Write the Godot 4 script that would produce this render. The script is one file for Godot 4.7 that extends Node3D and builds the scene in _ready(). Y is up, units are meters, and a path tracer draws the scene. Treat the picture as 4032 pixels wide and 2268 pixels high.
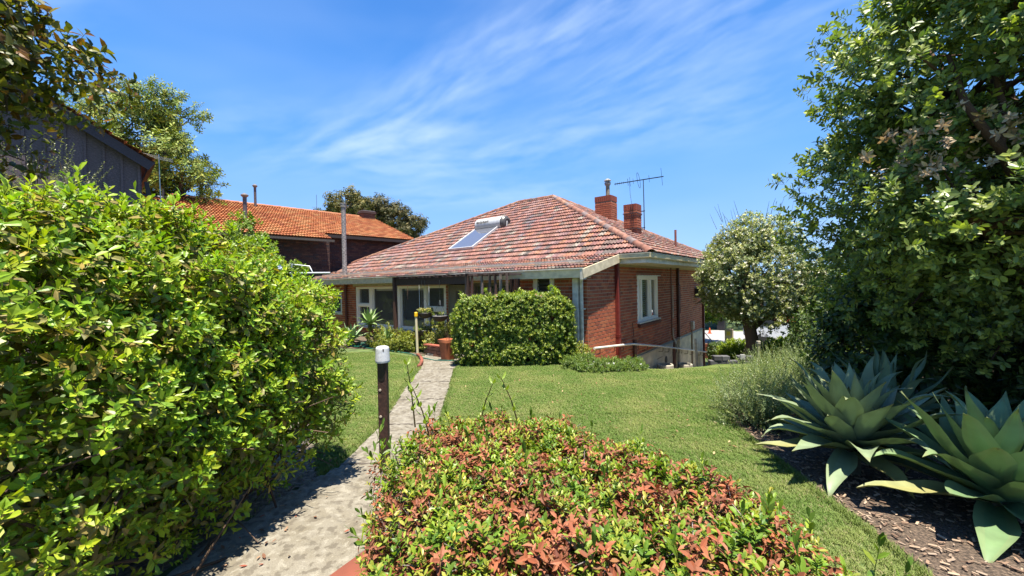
extends Node3D
# A brick house with a terracotta tiled hip roof, seen from its garden path.

const YAW := 38.0            # the house is turned by this from the view
var CORNER := Vector3(1.75, 0, -9.2)   # front right corner of the house
var EYE := Vector3(0, 1.6, 0)
var rng := RandomNumberGenerator.new()
var noise := FastNoiseLite.new()
var used := {}
var M := {}

# ------------------------------------------------------------------ mesh builder
class Geo:
	var v := PackedVector3Array()
	var n := PackedVector3Array()
	var c := PackedColorArray()
	func tri(a: Vector3, b: Vector3, d: Vector3, col: Color) -> void:
		var nn := (b - a).cross(d - a).normalized()
		v.append(a); v.append(d); v.append(b)
		n.append(nn); n.append(nn); n.append(nn)
		c.append(col); c.append(col); c.append(col)
	func trin(a: Vector3, b: Vector3, d: Vector3, na: Vector3, nb: Vector3, nd: Vector3, col: Color) -> void:
		v.append(a); v.append(d); v.append(b)
		n.append(na); n.append(nd); n.append(nb)
		c.append(col); c.append(col); c.append(col)
	func quad(a: Vector3, b: Vector3, d: Vector3, e: Vector3, col: Color) -> void:
		tri(a, b, d, col); tri(a, d, e, col)
	func quadn(a: Vector3, b: Vector3, d: Vector3, e: Vector3, na: Vector3, nb: Vector3, nd: Vector3, ne: Vector3, col: Color) -> void:
		trin(a, b, d, na, nb, nd, col); trin(a, d, e, na, nd, ne, col)
	# box with softened long edges: centre, size, axes
	func box(p: Vector3, s: Vector3, col: Color, b := Basis.IDENTITY, bev := 0.0) -> void:
		var h := s * 0.5
		if bev <= 0.0:
			var q := []
			for i in 8:
				q.append(p + b * Vector3(h.x if i & 1 else -h.x, h.y if i & 2 else -h.y, h.z if i & 4 else -h.z))
			quad(q[0], q[2], q[3], q[1], col); quad(q[4], q[5], q[7], q[6], col)
			quad(q[0], q[4], q[6], q[2], col); quad(q[1], q[3], q[7], q[5], col)
			quad(q[2], q[6], q[7], q[3], col); quad(q[0], q[1], q[5], q[4], col)
			return
		var k := h - Vector3.ONE * bev
		for ax in 3:
			for sg in [-1.0, 1.0]:
				var u := (ax + 1) % 3
				var w := (ax + 2) % 3
				var f := []
				for t in [[-1, -1], [1, -1], [1, 1], [-1, 1]]:
					var r := Vector3.ZERO
					r[ax] = h[ax] * sg; r[u] = k[u] * t[0]; r[w] = k[w] * t[1]
					f.append(p + b * r)
				if sg > 0: quad(f[0], f[1], f[2], f[3], col)
				else: quad(f[0], f[3], f[2], f[1], col)
			var uu := (ax + 1) % 3
			var ww := (ax + 2) % 3
			for su in [-1.0, 1.0]:
				for sw in [-1.0, 1.0]:
					var f2 := []
					for e in 2:
						for side in 2:
							var r2 := Vector3.ZERO
							r2[ax] = k[ax] * (1 if e else -1)
							r2[uu] = (h[uu] if side == 0 else k[uu]) * su
							r2[ww] = (k[ww] if side == 0 else h[ww]) * sw
							f2.append(p + b * r2)
					if su * sw > 0: quad(f2[0], f2[1], f2[3], f2[2], col)
					else: quad(f2[0], f2[2], f2[3], f2[1], col)
	func bar(p: Vector3, q: Vector3, w: float, h: float, col: Color, up := Vector3.UP, bev := 0.0) -> void:
		var z := (q - p).normalized()
		if absf(z.dot(up)) > 0.98: up = Vector3.RIGHT
		var x := up.cross(z).normalized()
		var y := z.cross(x)
		box((p + q) * 0.5, Vector3(w, h, p.distance_to(q)), col, Basis(x, y, z), bev)
	func tube(pts: Array, rad: Array, seg: int, col: Color, cap := true) -> void:
		var rings := []
		var m := pts.size()
		var ref := Vector3(0.31, 0.2, 0.93)
		for i in m:
			var t: Vector3 = (pts[mini(i + 1, m - 1)] - pts[maxi(i - 1, 0)]).normalized()
			if absf(t.dot(ref)) > 0.95: ref = Vector3(0.9, 0.1, -0.3)
			var x := ref.cross(t).normalized()
			var y := t.cross(x)
			var ring := []
			for j in seg:
				var a := TAU * j / seg
				ring.append(x * cos(a) + y * sin(a))
			rings.append(ring)
		for i in m - 1:
			for j in seg:
				var j2 := (j + 1) % seg
				var a: Vector3 = rings[i][j]; var b: Vector3 = rings[i][j2]
				var d: Vector3 = rings[i + 1][j2]; var e: Vector3 = rings[i + 1][j]
				quadn(pts[i] + a * rad[i], pts[i] + b * rad[i], pts[i + 1] + d * rad[i + 1], pts[i + 1] + e * rad[i + 1], a, b, d, e, col)
		if cap:
			for j in seg:
				var j2 := (j + 1) % seg
				tri(pts[m - 1], pts[m - 1] + rings[m - 1][j] * rad[m - 1], pts[m - 1] + rings[m - 1][j2] * rad[m - 1], col)
				tri(pts[0], pts[0] + rings[0][j2] * rad[0], pts[0] + rings[0][j] * rad[0], col)
	# turned shape: prof = [[radius, height], ...] from bottom to top
	func lathe(prof: Array, seg: int, col: Color, at := Vector3.ZERO, b := Basis.IDENTITY) -> void:
		for i in prof.size() - 1:
			var r0: float = prof[i][0]; var y0: float = prof[i][1]
			var r1: float = prof[i + 1][0]; var y1: float = prof[i + 1][1]
			var t := Vector2(r1 - r0, y1 - y0).normalized()
			for j in seg:
				var a := TAU * j / seg
				var a2 := TAU * (j + 1) / seg
				var d := Vector3(cos(a), 0, sin(a)); var e := Vector3(cos(a2), 0, sin(a2))
				var nd := d * t.y - Vector3.UP * t.x; var ne := e * t.y - Vector3.UP * t.x
				var p0 := at + b * (d * r0 + Vector3.UP * y0); var p1 := at + b * (e * r0 + Vector3.UP * y0)
				var p2 := at + b * (e * r1 + Vector3.UP * y1); var p3 := at + b * (d * r1 + Vector3.UP * y1)
				nd = b * nd; ne = b * ne
				if r0 > 0.0001: trin(p0, p2, p1, nd, ne, ne, col)
				if r1 > 0.0001: trin(p0, p3, p2, nd, nd, ne, col)
	func leaf(xf: Transform3D, l: float, w: float, fold: float, curl: float, col: Color, st := [0.0, 0.32, 0.68, 1.0], wd := [0.12, 0.9, 0.85, 0.0]) -> void:
		var rows := []
		for i in st.size():
			var t: float = st[i]
			var hw: float = w * 0.5 * wd[i]
			var y: float = -curl * t * t * l
			rows.append([xf * Vector3(-hw, y + fold * hw, t * l), xf * Vector3(0, y, t * l), xf * Vector3(hw, y + fold * hw, t * l)])
		for i in rows.size() - 1:
			var a: Array = rows[i]; var b: Array = rows[i + 1]
			if wd[i + 1] == 0.0:
				tri(a[0], b[1], a[1], col); tri(a[1], b[1], a[2], col)
			else:
				tri(a[0], b[0], b[1], col); tri(a[0], b[1], a[1], col)
				tri(a[1], b[1], b[2], col); tri(a[1], b[2], a[2], col)
	func mesh(m: Material) -> ArrayMesh:
		var am := ArrayMesh.new()
		var arr := []
		arr.resize(Mesh.ARRAY_MAX)
		arr[Mesh.ARRAY_VERTEX] = v; arr[Mesh.ARRAY_NORMAL] = n; arr[Mesh.ARRAY_COLOR] = c
		am.add_surface_from_arrays(Mesh.PRIMITIVE_TRIANGLES, arr)
		am.surface_set_material(0, m)
		return am

# ------------------------------------------------------------------ object helpers
func numbered(called: String) -> String:
	if not used.has(called):
		used[called] = 0
		return called
	used[called] += 1
	return "%s_%03d" % [called, used[called]]

func tag(o: Node, label: String, category: String, group := "", kind := "") -> Node:
	if label: o.set_meta("label", label)
	if category: o.set_meta("category", category)
	if group: o.set_meta("group", group)
	if kind: o.set_meta("kind", kind)
	return o

func thing(called: String, label: String, category: String, at := Vector3.ZERO, turn := 0.0, group := "") -> Node3D:
	var o := Node3D.new()
	o.name = numbered(called)
	add_child(o)
	o.position = at
	o.rotation.y = turn
	tag(o, label, category, group)
	return o

func put(called: String, mesh: Mesh, parent: Node, xf := Transform3D.IDENTITY, mat: Material = null, kind := "") -> MeshInstance3D:
	var o := MeshInstance3D.new()
	o.name = called if parent != self else numbered(called)
	o.mesh = mesh
	o.transform = xf
	if mat: o.material_override = mat
	parent.add_child(o, true)
	if kind: o.set_meta("kind", kind)
	return o

func obj(called: String, g: Geo, parent: Node, mat: Material, kind := "") -> MeshInstance3D:
	return put(called, g.mesh(mat), parent, Transform3D.IDENTITY, null, kind)

func many(called: String, mesh: Mesh, parent: Node, xfs: Array, cols: Array, kind := "stuff") -> MultiMeshInstance3D:
	var mm := MultiMesh.new()
	mm.transform_format = MultiMesh.TRANSFORM_3D
	mm.use_colors = cols.size() > 0
	mm.mesh = mesh
	mm.instance_count = xfs.size()
	for i in xfs.size():
		mm.set_instance_transform(i, xfs[i])
	if cols.size() > 0:
		for i in xfs.size():
			mm.set_instance_color(i, cols[i])
	var o := MultiMeshInstance3D.new()
	o.name = called if parent != self else numbered(called)
	o.multimesh = mm
	parent.add_child(o, true)
	if kind: o.set_meta("kind", kind)
	return o

func rf(a: float, b: float) -> float: return rng.randf_range(a, b)
func lin(r: float, g: float, b: float) -> Color: return Color(r, g, b)
func vary(c: Color, by: float) -> Color:
	var k := 1.0 + rf(-by, by)
	return Color(c.r * k, c.g * k, c.b * k)
func pick(a: Array): return a[rng.randi() % a.size()]

func noise_tex(freq: float, lo: float, hi: float, seed_: int, oct := 4, px := 512, kind := FastNoiseLite.TYPE_SIMPLEX_SMOOTH) -> NoiseTexture2D:
	var f := FastNoiseLite.new()
	f.seed = seed_; f.frequency = freq; f.noise_type = kind
	f.fractal_type = FastNoiseLite.FRACTAL_FBM; f.fractal_octaves = oct
	var t := NoiseTexture2D.new()
	t.width = px; t.height = px; t.seamless = true; t.noise = f
	var gr := Gradient.new()
	gr.set_color(0, Color(lo, lo, lo)); gr.set_color(1, Color(hi, hi, hi))
	t.color_ramp = gr
	return t

func mat(rough: float, tex: Texture2D = null, scale := 1.0, bump: Texture2D = null, bump_cm := 0.0, metal := 0.0) -> StandardMaterial3D:
	var m := StandardMaterial3D.new()
	m.vertex_color_use_as_albedo = true
	m.roughness = rough
	m.metallic = metal
	if tex: m.albedo_texture = tex
	if bump:
		m.heightmap_enabled = true; m.heightmap_texture = bump; m.heightmap_scale = bump_cm
	if tex or bump:
		m.uv1_triplanar = true; m.uv1_world_triplanar = true
		m.uv1_scale = Vector3.ONE * scale
	return m

func leaf_mat(rough: float, back: Color, spec := 0.5) -> StandardMaterial3D:
	var m := StandardMaterial3D.new()
	m.vertex_color_use_as_albedo = true
	m.roughness = rough
	m.metallic_specular = spec
	m.backlight_enabled = true
	m.backlight = back
	m.cull_mode = BaseMaterial3D.CULL_DISABLED
	return m

# ------------------------------------------------------------------ the lie of the land
func loc(x: float, z: float) -> Vector2:      # (along the front towards its left end, back along the side wall)
	var dx := x - CORNER.x
	var d := -(z - CORNER.z)
	var t := deg_to_rad(YAW)
	return Vector2(-cos(t) * dx + sin(t) * d, sin(t) * dx + cos(t) * d)

func glob(a: float, y: float, s: float) -> Vector3:
	var t := deg_to_rad(YAW)
	return Vector3(CORNER.x - cos(t) * a + sin(t) * s, y, CORNER.z - sin(t) * a - cos(t) * s)

func ground_y(x: float, z: float) -> float:
	var d := -z
	var p := loc(x, z)
	var y := -0.033 * clampf(d - 2.2, 0.0, 7.3)
	var wr := smoothstep(-0.6, -1.8, p.x)
	y -= wr * 0.17 * maxf(0.0, d - 7.9)
	y -= (1.0 - wr) * 0.16 * maxf(0.0, p.y - 11.0)
	if d < 16.0: y += 0.012 * noise.get_noise_2d(x * 30.0, z * 30.0)
	var trench := -0.56 - 0.165 * clampf(p.y, 0.6, 11.3)
	var wt := smoothstep(-2.15, -1.3, p.x) * smoothstep(-0.45, 1.0, p.y)
	if p.x > 0.05:
		wt = smoothstep(0.15, 0.4, p.y) * smoothstep(13.0, 12.9, p.x)
		trench -= 0.5
	y = lerpf(y, -2.4, smoothstep(10.2, 13.0, p.y))
	if p.y < 13.0:
		y = lerpf(y, minf(y, trench), wt)
	return maxf(y, -2.4)

func sheet(called: String, inside: Callable, x0: float, x1: float, z0: float, z1: float, step: float, lift: float, m: Material, col: Color) -> MeshInstance3D:
	var g := Geo.new()
	var nx := int((x1 - x0) / step)
	var nz := int((z1 - z0) / step)
	for i in nx:
		for j in nz:
			var x := x0 + i * step
			var z := z0 + j * step
			if not inside.call(x + step * 0.5, z + step * 0.5): continue
			var a := Vector3(x, ground_y(x, z) + lift, z); var b := Vector3(x, ground_y(x, z + step) + lift, z + step)
			var c := Vector3(x + step, ground_y(x + step, z + step) + lift, z + step); var d := Vector3(x + step, ground_y(x + step, z) + lift, z)
			g.quad(a, b, c, d, col)
	var o := obj(called, g, self, m)
	o.set_meta("kind", "structure")
	return o

func in_poly(x: float, z: float, poly: PackedVector2Array) -> bool:
	return Geometry2D.is_point_in_polygon(Vector2(x, z), poly)

# ------------------------------------------------------------------ foliage
# a sprig grows along +Y with leaves all round it
func sprig(n: int, l: float, w: float, stem: float, rise: float, cols: Array, m: Material, fold := 0.35, curl := 0.2, wd := [0.12, 0.9, 0.85, 0.0], stem_col := Color(0.1, 0.09, 0.03)) -> ArrayMesh:
	var g := Geo.new()
	if stem > 0.0:
		g.tube([Vector3(0, -stem * 0.5, 0), Vector3(0, stem, 0)], [l * 0.03, l * 0.015], 3, stem_col, false)
	for i in n:
		var t := float(i) / maxf(1.0, n - 1)
		var az := i * 2.4 + rf(-0.4, 0.4)
		var up := lerpf(rise - 0.5, rise + 0.45, t) + rf(-0.3, 0.3)
		var dir := Vector3(cos(az) * cos(up), sin(up), sin(az) * cos(up))
		var side := dir.cross(Vector3.UP).normalized()
		if side.length() < 0.1: side = Vector3.RIGHT
		side = side.rotated(dir, rf(-0.5, 0.5))
		var nrm := dir.cross(side).normalized()
		if nrm.y < 0: nrm = -nrm; side = -side
		var k := rf(0.7, 1.1) * lerpf(1.0, 0.75, t)
		var base := Vector3(0, stem * t, 0)
		g.leaf(Transform3D(Basis(side, nrm, dir), base), l * k, w * k, fold * rf(0.4, 1.3), curl * rf(-0.2, 1.5), vary(pick(cols), 0.25), [0.0, 0.32, 0.68, 1.0], wd)
	return g.mesh(m)

# points spread through the outer shell of a group of rounded bodies; blob = [centre, radii, exponent, yaw]
func shell(blobs: Array, count: int, depth: float, lump: float, freq: float, gap := -1.0, back_keep := 1.0, foot := 0.02) -> Array:
	var out := []
	var wts := []
	var total := 0.0
	for b in blobs:
		var r: Vector3 = b[1]
		total += r.x * r.y + r.y * r.z + r.z * r.x
		wts.append(total)
	var tries := 0
	while out.size() < count and tries < count * 8:
		tries += 1
		var t := rng.randf() * total
		var k := 0
		while wts[k] < t: k += 1
		var b: Array = blobs[k]
		var r: Vector3 = b[1]
		var e: float = b[2]
		var yaw: float = b[3]
		var d := Vector3(rng.randfn(), rng.randfn(), rng.randfn()).normalized()
		var f := pow(pow(absf(d.x), e) + pow(absf(d.y), e) + pow(absf(d.z), e), 1.0 / e)
		var q := d / f
		var nn := Vector3(signf(q.x) * pow(absf(q.x), e - 1.0) / r.x, signf(q.y) * pow(absf(q.y), e - 1.0) / r.y, signf(q.z) * pow(absf(q.z), e - 1.0) / r.z).normalized().rotated(Vector3.UP, yaw)
		var inn := depth * pow(rng.randf(), 1.6)
		var p: Vector3 = b[0] + (q * r).rotated(Vector3.UP, yaw)
		var ns := noise.get_noise_3d(p.x * freq, p.y * freq, p.z * freq)
		if ns < gap: continue
		p += nn * (ns * lump - inn)
		if p.y < ground_y(p.x, p.z) + foot: continue
		if back_keep < 1.0 and nn.dot(EYE - p) < 0.0 and nn.y < 0.5 and rng.randf() > back_keep: continue
		var hid := false
		for m in blobs.size():
			if m == k: continue
			var o: Array = blobs[m]
			var w: Vector3 = (p - o[0]).rotated(Vector3.UP, -o[3]) / o[1]
			var ee: float = o[2]
			if pow(absf(w.x), ee) + pow(absf(w.y), ee) + pow(absf(w.z), ee) < pow(maxf(0.05, 1.0 - 1.1 * depth / minf(o[1].x, minf(o[1].y, o[1].z))), ee):
				hid = true
				break
		if hid: continue
		out.append([p, nn, inn])
	return out

func frame_to(up: Vector3, spin: float) -> Basis:
	var x := up.cross(Vector3(0.37, 0.21, 0.9)).normalized()
	var z := x.cross(up).normalized()
	return Basis(x, up, z) * Basis(Vector3.UP, spin)

func foliage(called: String, parent: Node, mesh: Mesh, pts: Array, s0: float, s1: float, out_w: float, up_w: float, rand_w: float, tints: Array) -> void:
	var xfs := []
	var cols := []
	for p in pts:
		var up: Vector3 = (p[1] * out_w + Vector3.UP * up_w + Vector3(rf(-1, 1), rf(-1, 1), rf(-1, 1)) * rand_w).normalized()
		xfs.append(Transform3D(frame_to(up, rf(0, TAU)).scaled(Vector3.ONE * rf(s0, s1)), p[0]))
		cols.append(vary(pick(tints), 0.18))
	many(called, mesh, parent, xfs, cols)

func twigs(blobs: Array, from: Vector3, n: int, r: float, col: Color, jitter: float) -> Geo:
	var g := Geo.new()
	var pts := shell(blobs, n, 0.3, 0.0, 1.0)
	for p in pts:
		var a := from + Vector3(rf(-1, 1), rf(-0.4, 0.6), rf(-1, 1)) * jitter
		var b: Vector3 = p[0]
		var mid := a.lerp(b, 0.5) + Vector3(rf(-1, 1), rf(-0.5, 1), rf(-1, 1)) * a.distance_to(b) * 0.12
		g.tube([a, mid, b], [r, r * 0.7, r * 0.3], 4, vary(col, 0.25), false)
	return g

# a tree: trunk with limbs to each mass of the crown, twigs through it, leaf sprigs in the shell of each mass
func tree(called: String, label: String, category: String, base: Vector3, fork: Vector3, r: float, bark: Color, blobs: Array, count: int, depth: float, lump: float, freq: float, gap: float, mesh: Mesh, s0: float, s1: float, tints: Array, group := "", back := 1.0, foot := 0.05, up_w := 0.5) -> Node3D:
	var t := thing(called, label, category, base, 0.0, group)
	var g := Geo.new()
	var mid := base.lerp(fork, 0.5) + Vector3(r * 0.5, 0, r * 0.3)
	g.tube([base - base + Vector3(0, -0.15, 0), Vector3(0, 0.08, 0), mid - base, fork - base], [r * 1.5, r * 1.15, r * 0.9, r * 0.8], 10, bark, false)
	obj("trunk", g, t, M.bark)
	var lg := Geo.new()
	for b in blobs:
		var c: Vector3 = b[0]
		var m1 := fork.lerp(c, 0.5) + Vector3(rf(-1, 1), rf(-0.2, 0.6), rf(-1, 1)) * fork.distance_to(c) * 0.12
		lg.tube([fork - base + Vector3(0, -r, 0), m1 - base, c - base], [r * 0.7, r * 0.42, r * 0.2], 7, bark, false)
		var rr: Vector3 = b[1]
		for i in 14:
			var e := c + Vector3(rng.randfn(), rng.randfn() + 0.2, rng.randfn()).normalized() * rr * rf(0.75, 1.0)
			var st := c.lerp(m1, rf(0.0, 0.6))
			var mm := st.lerp(e, 0.5) + Vector3(rf(-1, 1), rf(-1, 1), rf(-1, 1)) * rr.x * 0.12
			lg.tube([st - base, mm - base, e - base], [r * 0.2, r * 0.12, r * 0.04], 5, vary(bark, 0.2), false)
	obj("limb", lg, t, M.bark)
	var pts := shell(blobs, count, depth, lump, freq, gap, back, foot)
	for p in pts: p[0] -= base
	foliage("crown", t, mesh, pts, s0, s1, 0.8, up_w, 0.7, tints)
	return t

func bush(called: String, label: String, category: String, blobs: Array, count: int, depth: float, lump: float, freq: float, mesh: Mesh, s0: float, s1: float, tints: Array, group := "", gap := -1.0, back := 0.5, out_w := 0.8, up_w := 0.6, stems := 24, stem_r := 0.012) -> Node3D:
	var c: Vector3 = blobs[0][0]
	var base := Vector3(c.x, ground_y(c.x, c.z), c.z)
	var t := thing(called, label, category, base, 0.0, group)
	var g := twigs(blobs, base + Vector3(0, 0.03, 0), stems, stem_r, lin(0.13, 0.085, 0.05), minf(blobs[0][1].x, blobs[0][1].z) * 0.4)
	for i in g.v.size(): g.v[i] -= base
	obj("stems", g, t, M.bark, "stuff")
	var pts := shell(blobs, count, depth, lump, freq, gap, back)
	for p in pts: p[0] -= base
	foliage("foliage", t, mesh, pts, s0, s1, out_w, up_w, 0.6, tints)
	return t
func L(a: float, y: float, s: float) -> Vector3: return Vector3(-a, y, -s)   # in the house's own axes

func house_xf() -> Transform3D: return Transform3D(Basis(Vector3.UP, deg_to_rad(-YAW)), CORNER)

# fills a wall around its openings: u runs along the wall, openings = [u0, u1, y0, y1]
func wall_cells(u0: float, u1: float, y0: float, y1: float, holes: Array) -> Array:
	var us := [u0, u1]
	var ys := [y0, y1]
	for h in holes:
		us.append(clampf(h[0], u0, u1)); us.append(clampf(h[1], u0, u1)); ys.append(clampf(h[2], y0, y1)); ys.append(clampf(h[3], y0, y1))
	us.sort(); ys.sort()
	var out := []
	for i in us.size() - 1:
		for j in ys.size() - 1:
			if us[i + 1] - us[i] < 0.001 or ys[j + 1] - ys[j] < 0.001: continue
			var u: float = (us[i] + us[i + 1]) * 0.5
			var y: float = (ys[j] + ys[j + 1]) * 0.5
			var cut := false
			for h in holes:
				if u > h[0] and u < h[1] and y > h[2] and y < h[3]: cut = true
			if not cut: out.append([us[i], us[i + 1], ys[j], ys[j + 1]])
	return out

# courses of bricks, [middle along the wall, height, length]
func courses(u0: float, u1: float, y0: float, y1: float, holes: Array, gauge := 0.086, pitch := 0.24) -> Array:
	var out := []
	var rows := int((y1 - y0) / gauge)
	for r in rows:
		var y := y0 + (r + 0.5) * gauge
		var spans := [[u0, u1]]
		for h in holes:
			if y > h[2] and y < h[3]:
				var nxt := []
				for s in spans:
					if h[1] <= s[0] or h[0] >= s[1]: nxt.append(s)
					else:
						if h[0] > s[0]: nxt.append([s[0], h[0]])
						if h[1] < s[1]: nxt.append([h[1], s[1]])
				spans = nxt
		for s in spans:
			var k := floori((s[0] - u0) / pitch) - 1
			while true:
				var b0: float = u0 + k * pitch + (pitch * 0.5 if r % 2 else 0.0)
				k += 1
				if b0 >= s[1]: break
				var p0: float = maxf(b0, s[0]) + 0.005
				var p1: float = minf(b0 + pitch, s[1]) - 0.005
				if p1 - p0 < 0.035: continue
				out.append([(p0 + p1) * 0.5, y, p1 - p0])
	return out

func brick_mesh(col: Color, m: Material) -> ArrayMesh:
	var g := Geo.new()
	var h := Vector3(0.5, 0.0365, 0.011)
	var b := 0.004
	var f := [Vector3(-h.x + 0.012, -h.y + b, h.z), Vector3(h.x - 0.012, -h.y + b, h.z), Vector3(h.x - 0.012, h.y - b, h.z), Vector3(-h.x + 0.012, h.y - b, h.z)]
	var k := [Vector3(-h.x, -h.y, -h.z), Vector3(h.x, -h.y, -h.z), Vector3(h.x, h.y, -h.z), Vector3(-h.x, h.y, -h.z)]
	g.quad(f[0], f[1], f[2], f[3], col)
	for i in 4:
		g.quad(k[i], k[(i + 1) % 4], f[(i + 1) % 4], f[i], col)
	return g.mesh(m)

# lays bricks on a wall face; own says which become single parts
func lay(parent: Node, list: Array, to: Callable, face: Basis, meshes: Array, white: ArrayMesh, cols: Array, own: Callable, budget: Array) -> void:
	var xfs := []
	var tint := []
	for b in list:
		var xf := Transform3D(face * Basis.from_scale(Vector3(b[2], 1, 1)), to.call(b[0], b[1]))
		xf.basis = xf.basis * Basis(Vector3.UP, rf(-0.006, 0.006))
		if budget[0] > 0 and own.call(b[0], b[1]):
			budget[0] -= 1
			put("brick", pick(meshes), parent, xf)
		else:
			xfs.append(xf)
			tint.append(vary(pick(cols), 0.16))
	if xfs.size(): many("brickwork", white, parent, xfs, tint)

func tile_mesh(col: Color, m: Material) -> ArrayMesh:
	var g := Geo.new()
	var top := []
	var front := []
	for i in 9:
		var u := -0.5 + i / 8.0
		var h := 0.028 * maxf(0.0, cos(TAU * 2.0 * u + PI)) + 0.004
		top.append(Vector3(u, h + 0.002, -0.19)); front.append(Vector3(u, h + 0.06, 0.165))
	for i in 8:
		g.quad(top[i], front[i], front[i + 1], top[i + 1], col)
		g.quad(front[i], front[i] - Vector3(0, 0.06, 0.04), front[i + 1] - Vector3(0, 0.06, 0.04), front[i + 1], col)
	return g.mesh(m)

# courses of tiles on a roof plane: o a point on the eave, u along it, d up the slope; the ends run from e0 at the eave to e1 at the top
func tiles(parent: Node, o: Vector3, u: Vector3, d: Vector3, length: float, e0: Vector2, e1: Vector2, gauge: float, width: float, meshes: Array, white: ArrayMesh, cols: Callable, out: Array) -> void:
	var nn := u.cross(d).normalized()
	var rows := int(ceil(length / gauge))
	for r in rows:
		var v := (r + 0.5) * gauge
		var t := clampf(v / length, 0.0, 1.0)
		var lo := lerpf(e0.x, e1.x, t)
		var hi := lerpf(e0.y, e1.y, t)
		if hi - lo < 0.06: continue
		var k := floori(lo / width)
		while true:
			var a := k * width
			k += 1
			if a >= hi: break
			var p0 := maxf(a, lo); var p1 := minf(a + width, hi)
			if p1 - p0 < 0.04: continue
			var pos := o + u * ((p0 + p1) * 0.5 + rf(-0.004, 0.004)) + d * (v + rf(-0.008, 0.008)) + nn * rf(0.0, 0.006)
			var b := Basis(u, nn, -d) * Basis(Vector3.UP, rf(-0.015, 0.015)) * Basis(Vector3.RIGHT, rf(-0.01, 0.012)) * Basis.from_scale(Vector3(p1 - p0, 1, 1))
			out.append([Transform3D(b, pos), cols.call((p0 + p1) * 0.5, v)])

func lay_tiles(parent: Node3D, out: Array, meshes: Array, white: ArrayMesh, own: int, frame: Transform3D) -> void:
	var order := []
	for i in out.size():
		var w: Vector3 = frame * (out[i][0] as Transform3D).origin
		order.append([w.distance_to(EYE), i])
	order.sort()
	var xfs := []
	var tint := []
	for k in order.size():
		var t: Array = out[order[k][1]]
		if k < own: put("tile", meshes[rng.randi() % meshes.size()], parent, t[0])
		else:
			xfs.append(t[0]); tint.append(t[1])
	many("tiling", white, parent, xfs, tint)

func ridge(parent: Node, a: Vector3, b: Vector3, up: Vector3, meshes: Array, r := 0.13) -> void:
	var n := int(a.distance_to(b) / 0.38)
	var z := (a - b).normalized()
	var x := up.cross(z).normalized()
	var y := z.cross(x)
	for i in n:
		var p := a.lerp(b, (i + 0.5) / n)
		put("ridge_tile", pick(meshes), parent, Transform3D(Basis(x, y, z) * Basis(Vector3.RIGHT, 0.05 + rf(-0.02, 0.02)) * Basis(Vector3.UP, rf(-0.03, 0.03)), p))

func ridge_mesh(col: Color, m: Material, r := 0.13) -> ArrayMesh:
	var g := Geo.new()
	for i in 8:
		var a0 := PI * i / 8.0
		var a1 := PI * (i + 1) / 8.0
		var d0 := Vector3(cos(a0), sin(a0) * 0.8, 0); var d1 := Vector3(cos(a1), sin(a1) * 0.8, 0)
		var f := Vector3(0, 0, 0.21); var k := Vector3(0, 0, -0.2)
		g.quadn(d0 * r + f, d0 * r * 0.93 + k, d1 * r * 0.93 + k, d1 * r + f, d0, d0, d1, d1, col)
		g.quad(d0 * r + f, d1 * r + f, d1 * r * 0.86 + f, d0 * r * 0.86 + f, col)
	return g.mesh(m)

# a glazed frame lying in a wall: corner o, right r, out n; bars = [x0, x1, y0, y1], panes likewise
func window(parent: Node, called: String, b: Basis, o: Vector3, bars: Array, panes: Array, col: Color, depth: float, glass: Material) -> MeshInstance3D:
	var g := Geo.new()
	for q in bars:
		g.box(o + b * Vector3((q[0] + q[1]) * 0.5, (q[2] + q[3]) * 0.5, 0), Vector3(q[1] - q[0], q[3] - q[2], depth), col, b, 0.005)
	var w := obj(called, g, parent, M.white)
	for q in panes:
		var p := Geo.new()
		var sash := Geo.new()
		var cx: float = (q[0] + q[1]) * 0.5
		var cy: float = (q[2] + q[3]) * 0.5
		var wx: float = q[1] - q[0]
		var wy: float = q[3] - q[2]
		p.quad(o + b * Vector3(q[0], q[2], -depth * 0.25), o + b * Vector3(q[1], q[2], -depth * 0.25), o + b * Vector3(q[1], q[3], -depth * 0.25), o + b * Vector3(q[0], q[3], -depth * 0.25), Color.WHITE)
		var k := 0.03
		for e in [[-wx * 0.5 + k * 0.5, 0.0, k, wy], [wx * 0.5 - k * 0.5, 0.0, k, wy], [0.0, wy * 0.5 - k * 0.5, wx - 2 * k, k], [0.0, -wy * 0.5 + k * 0.5, wx - 2 * k, k]]:
			sash.box(o + b * Vector3(cx + e[0], cy + e[1], -depth * 0.22), Vector3(e[2], e[3], depth * 0.5), col, b)
		obj("sash", sash, w, M.white)
		obj("pane", p, w, glass)
	return w
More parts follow.
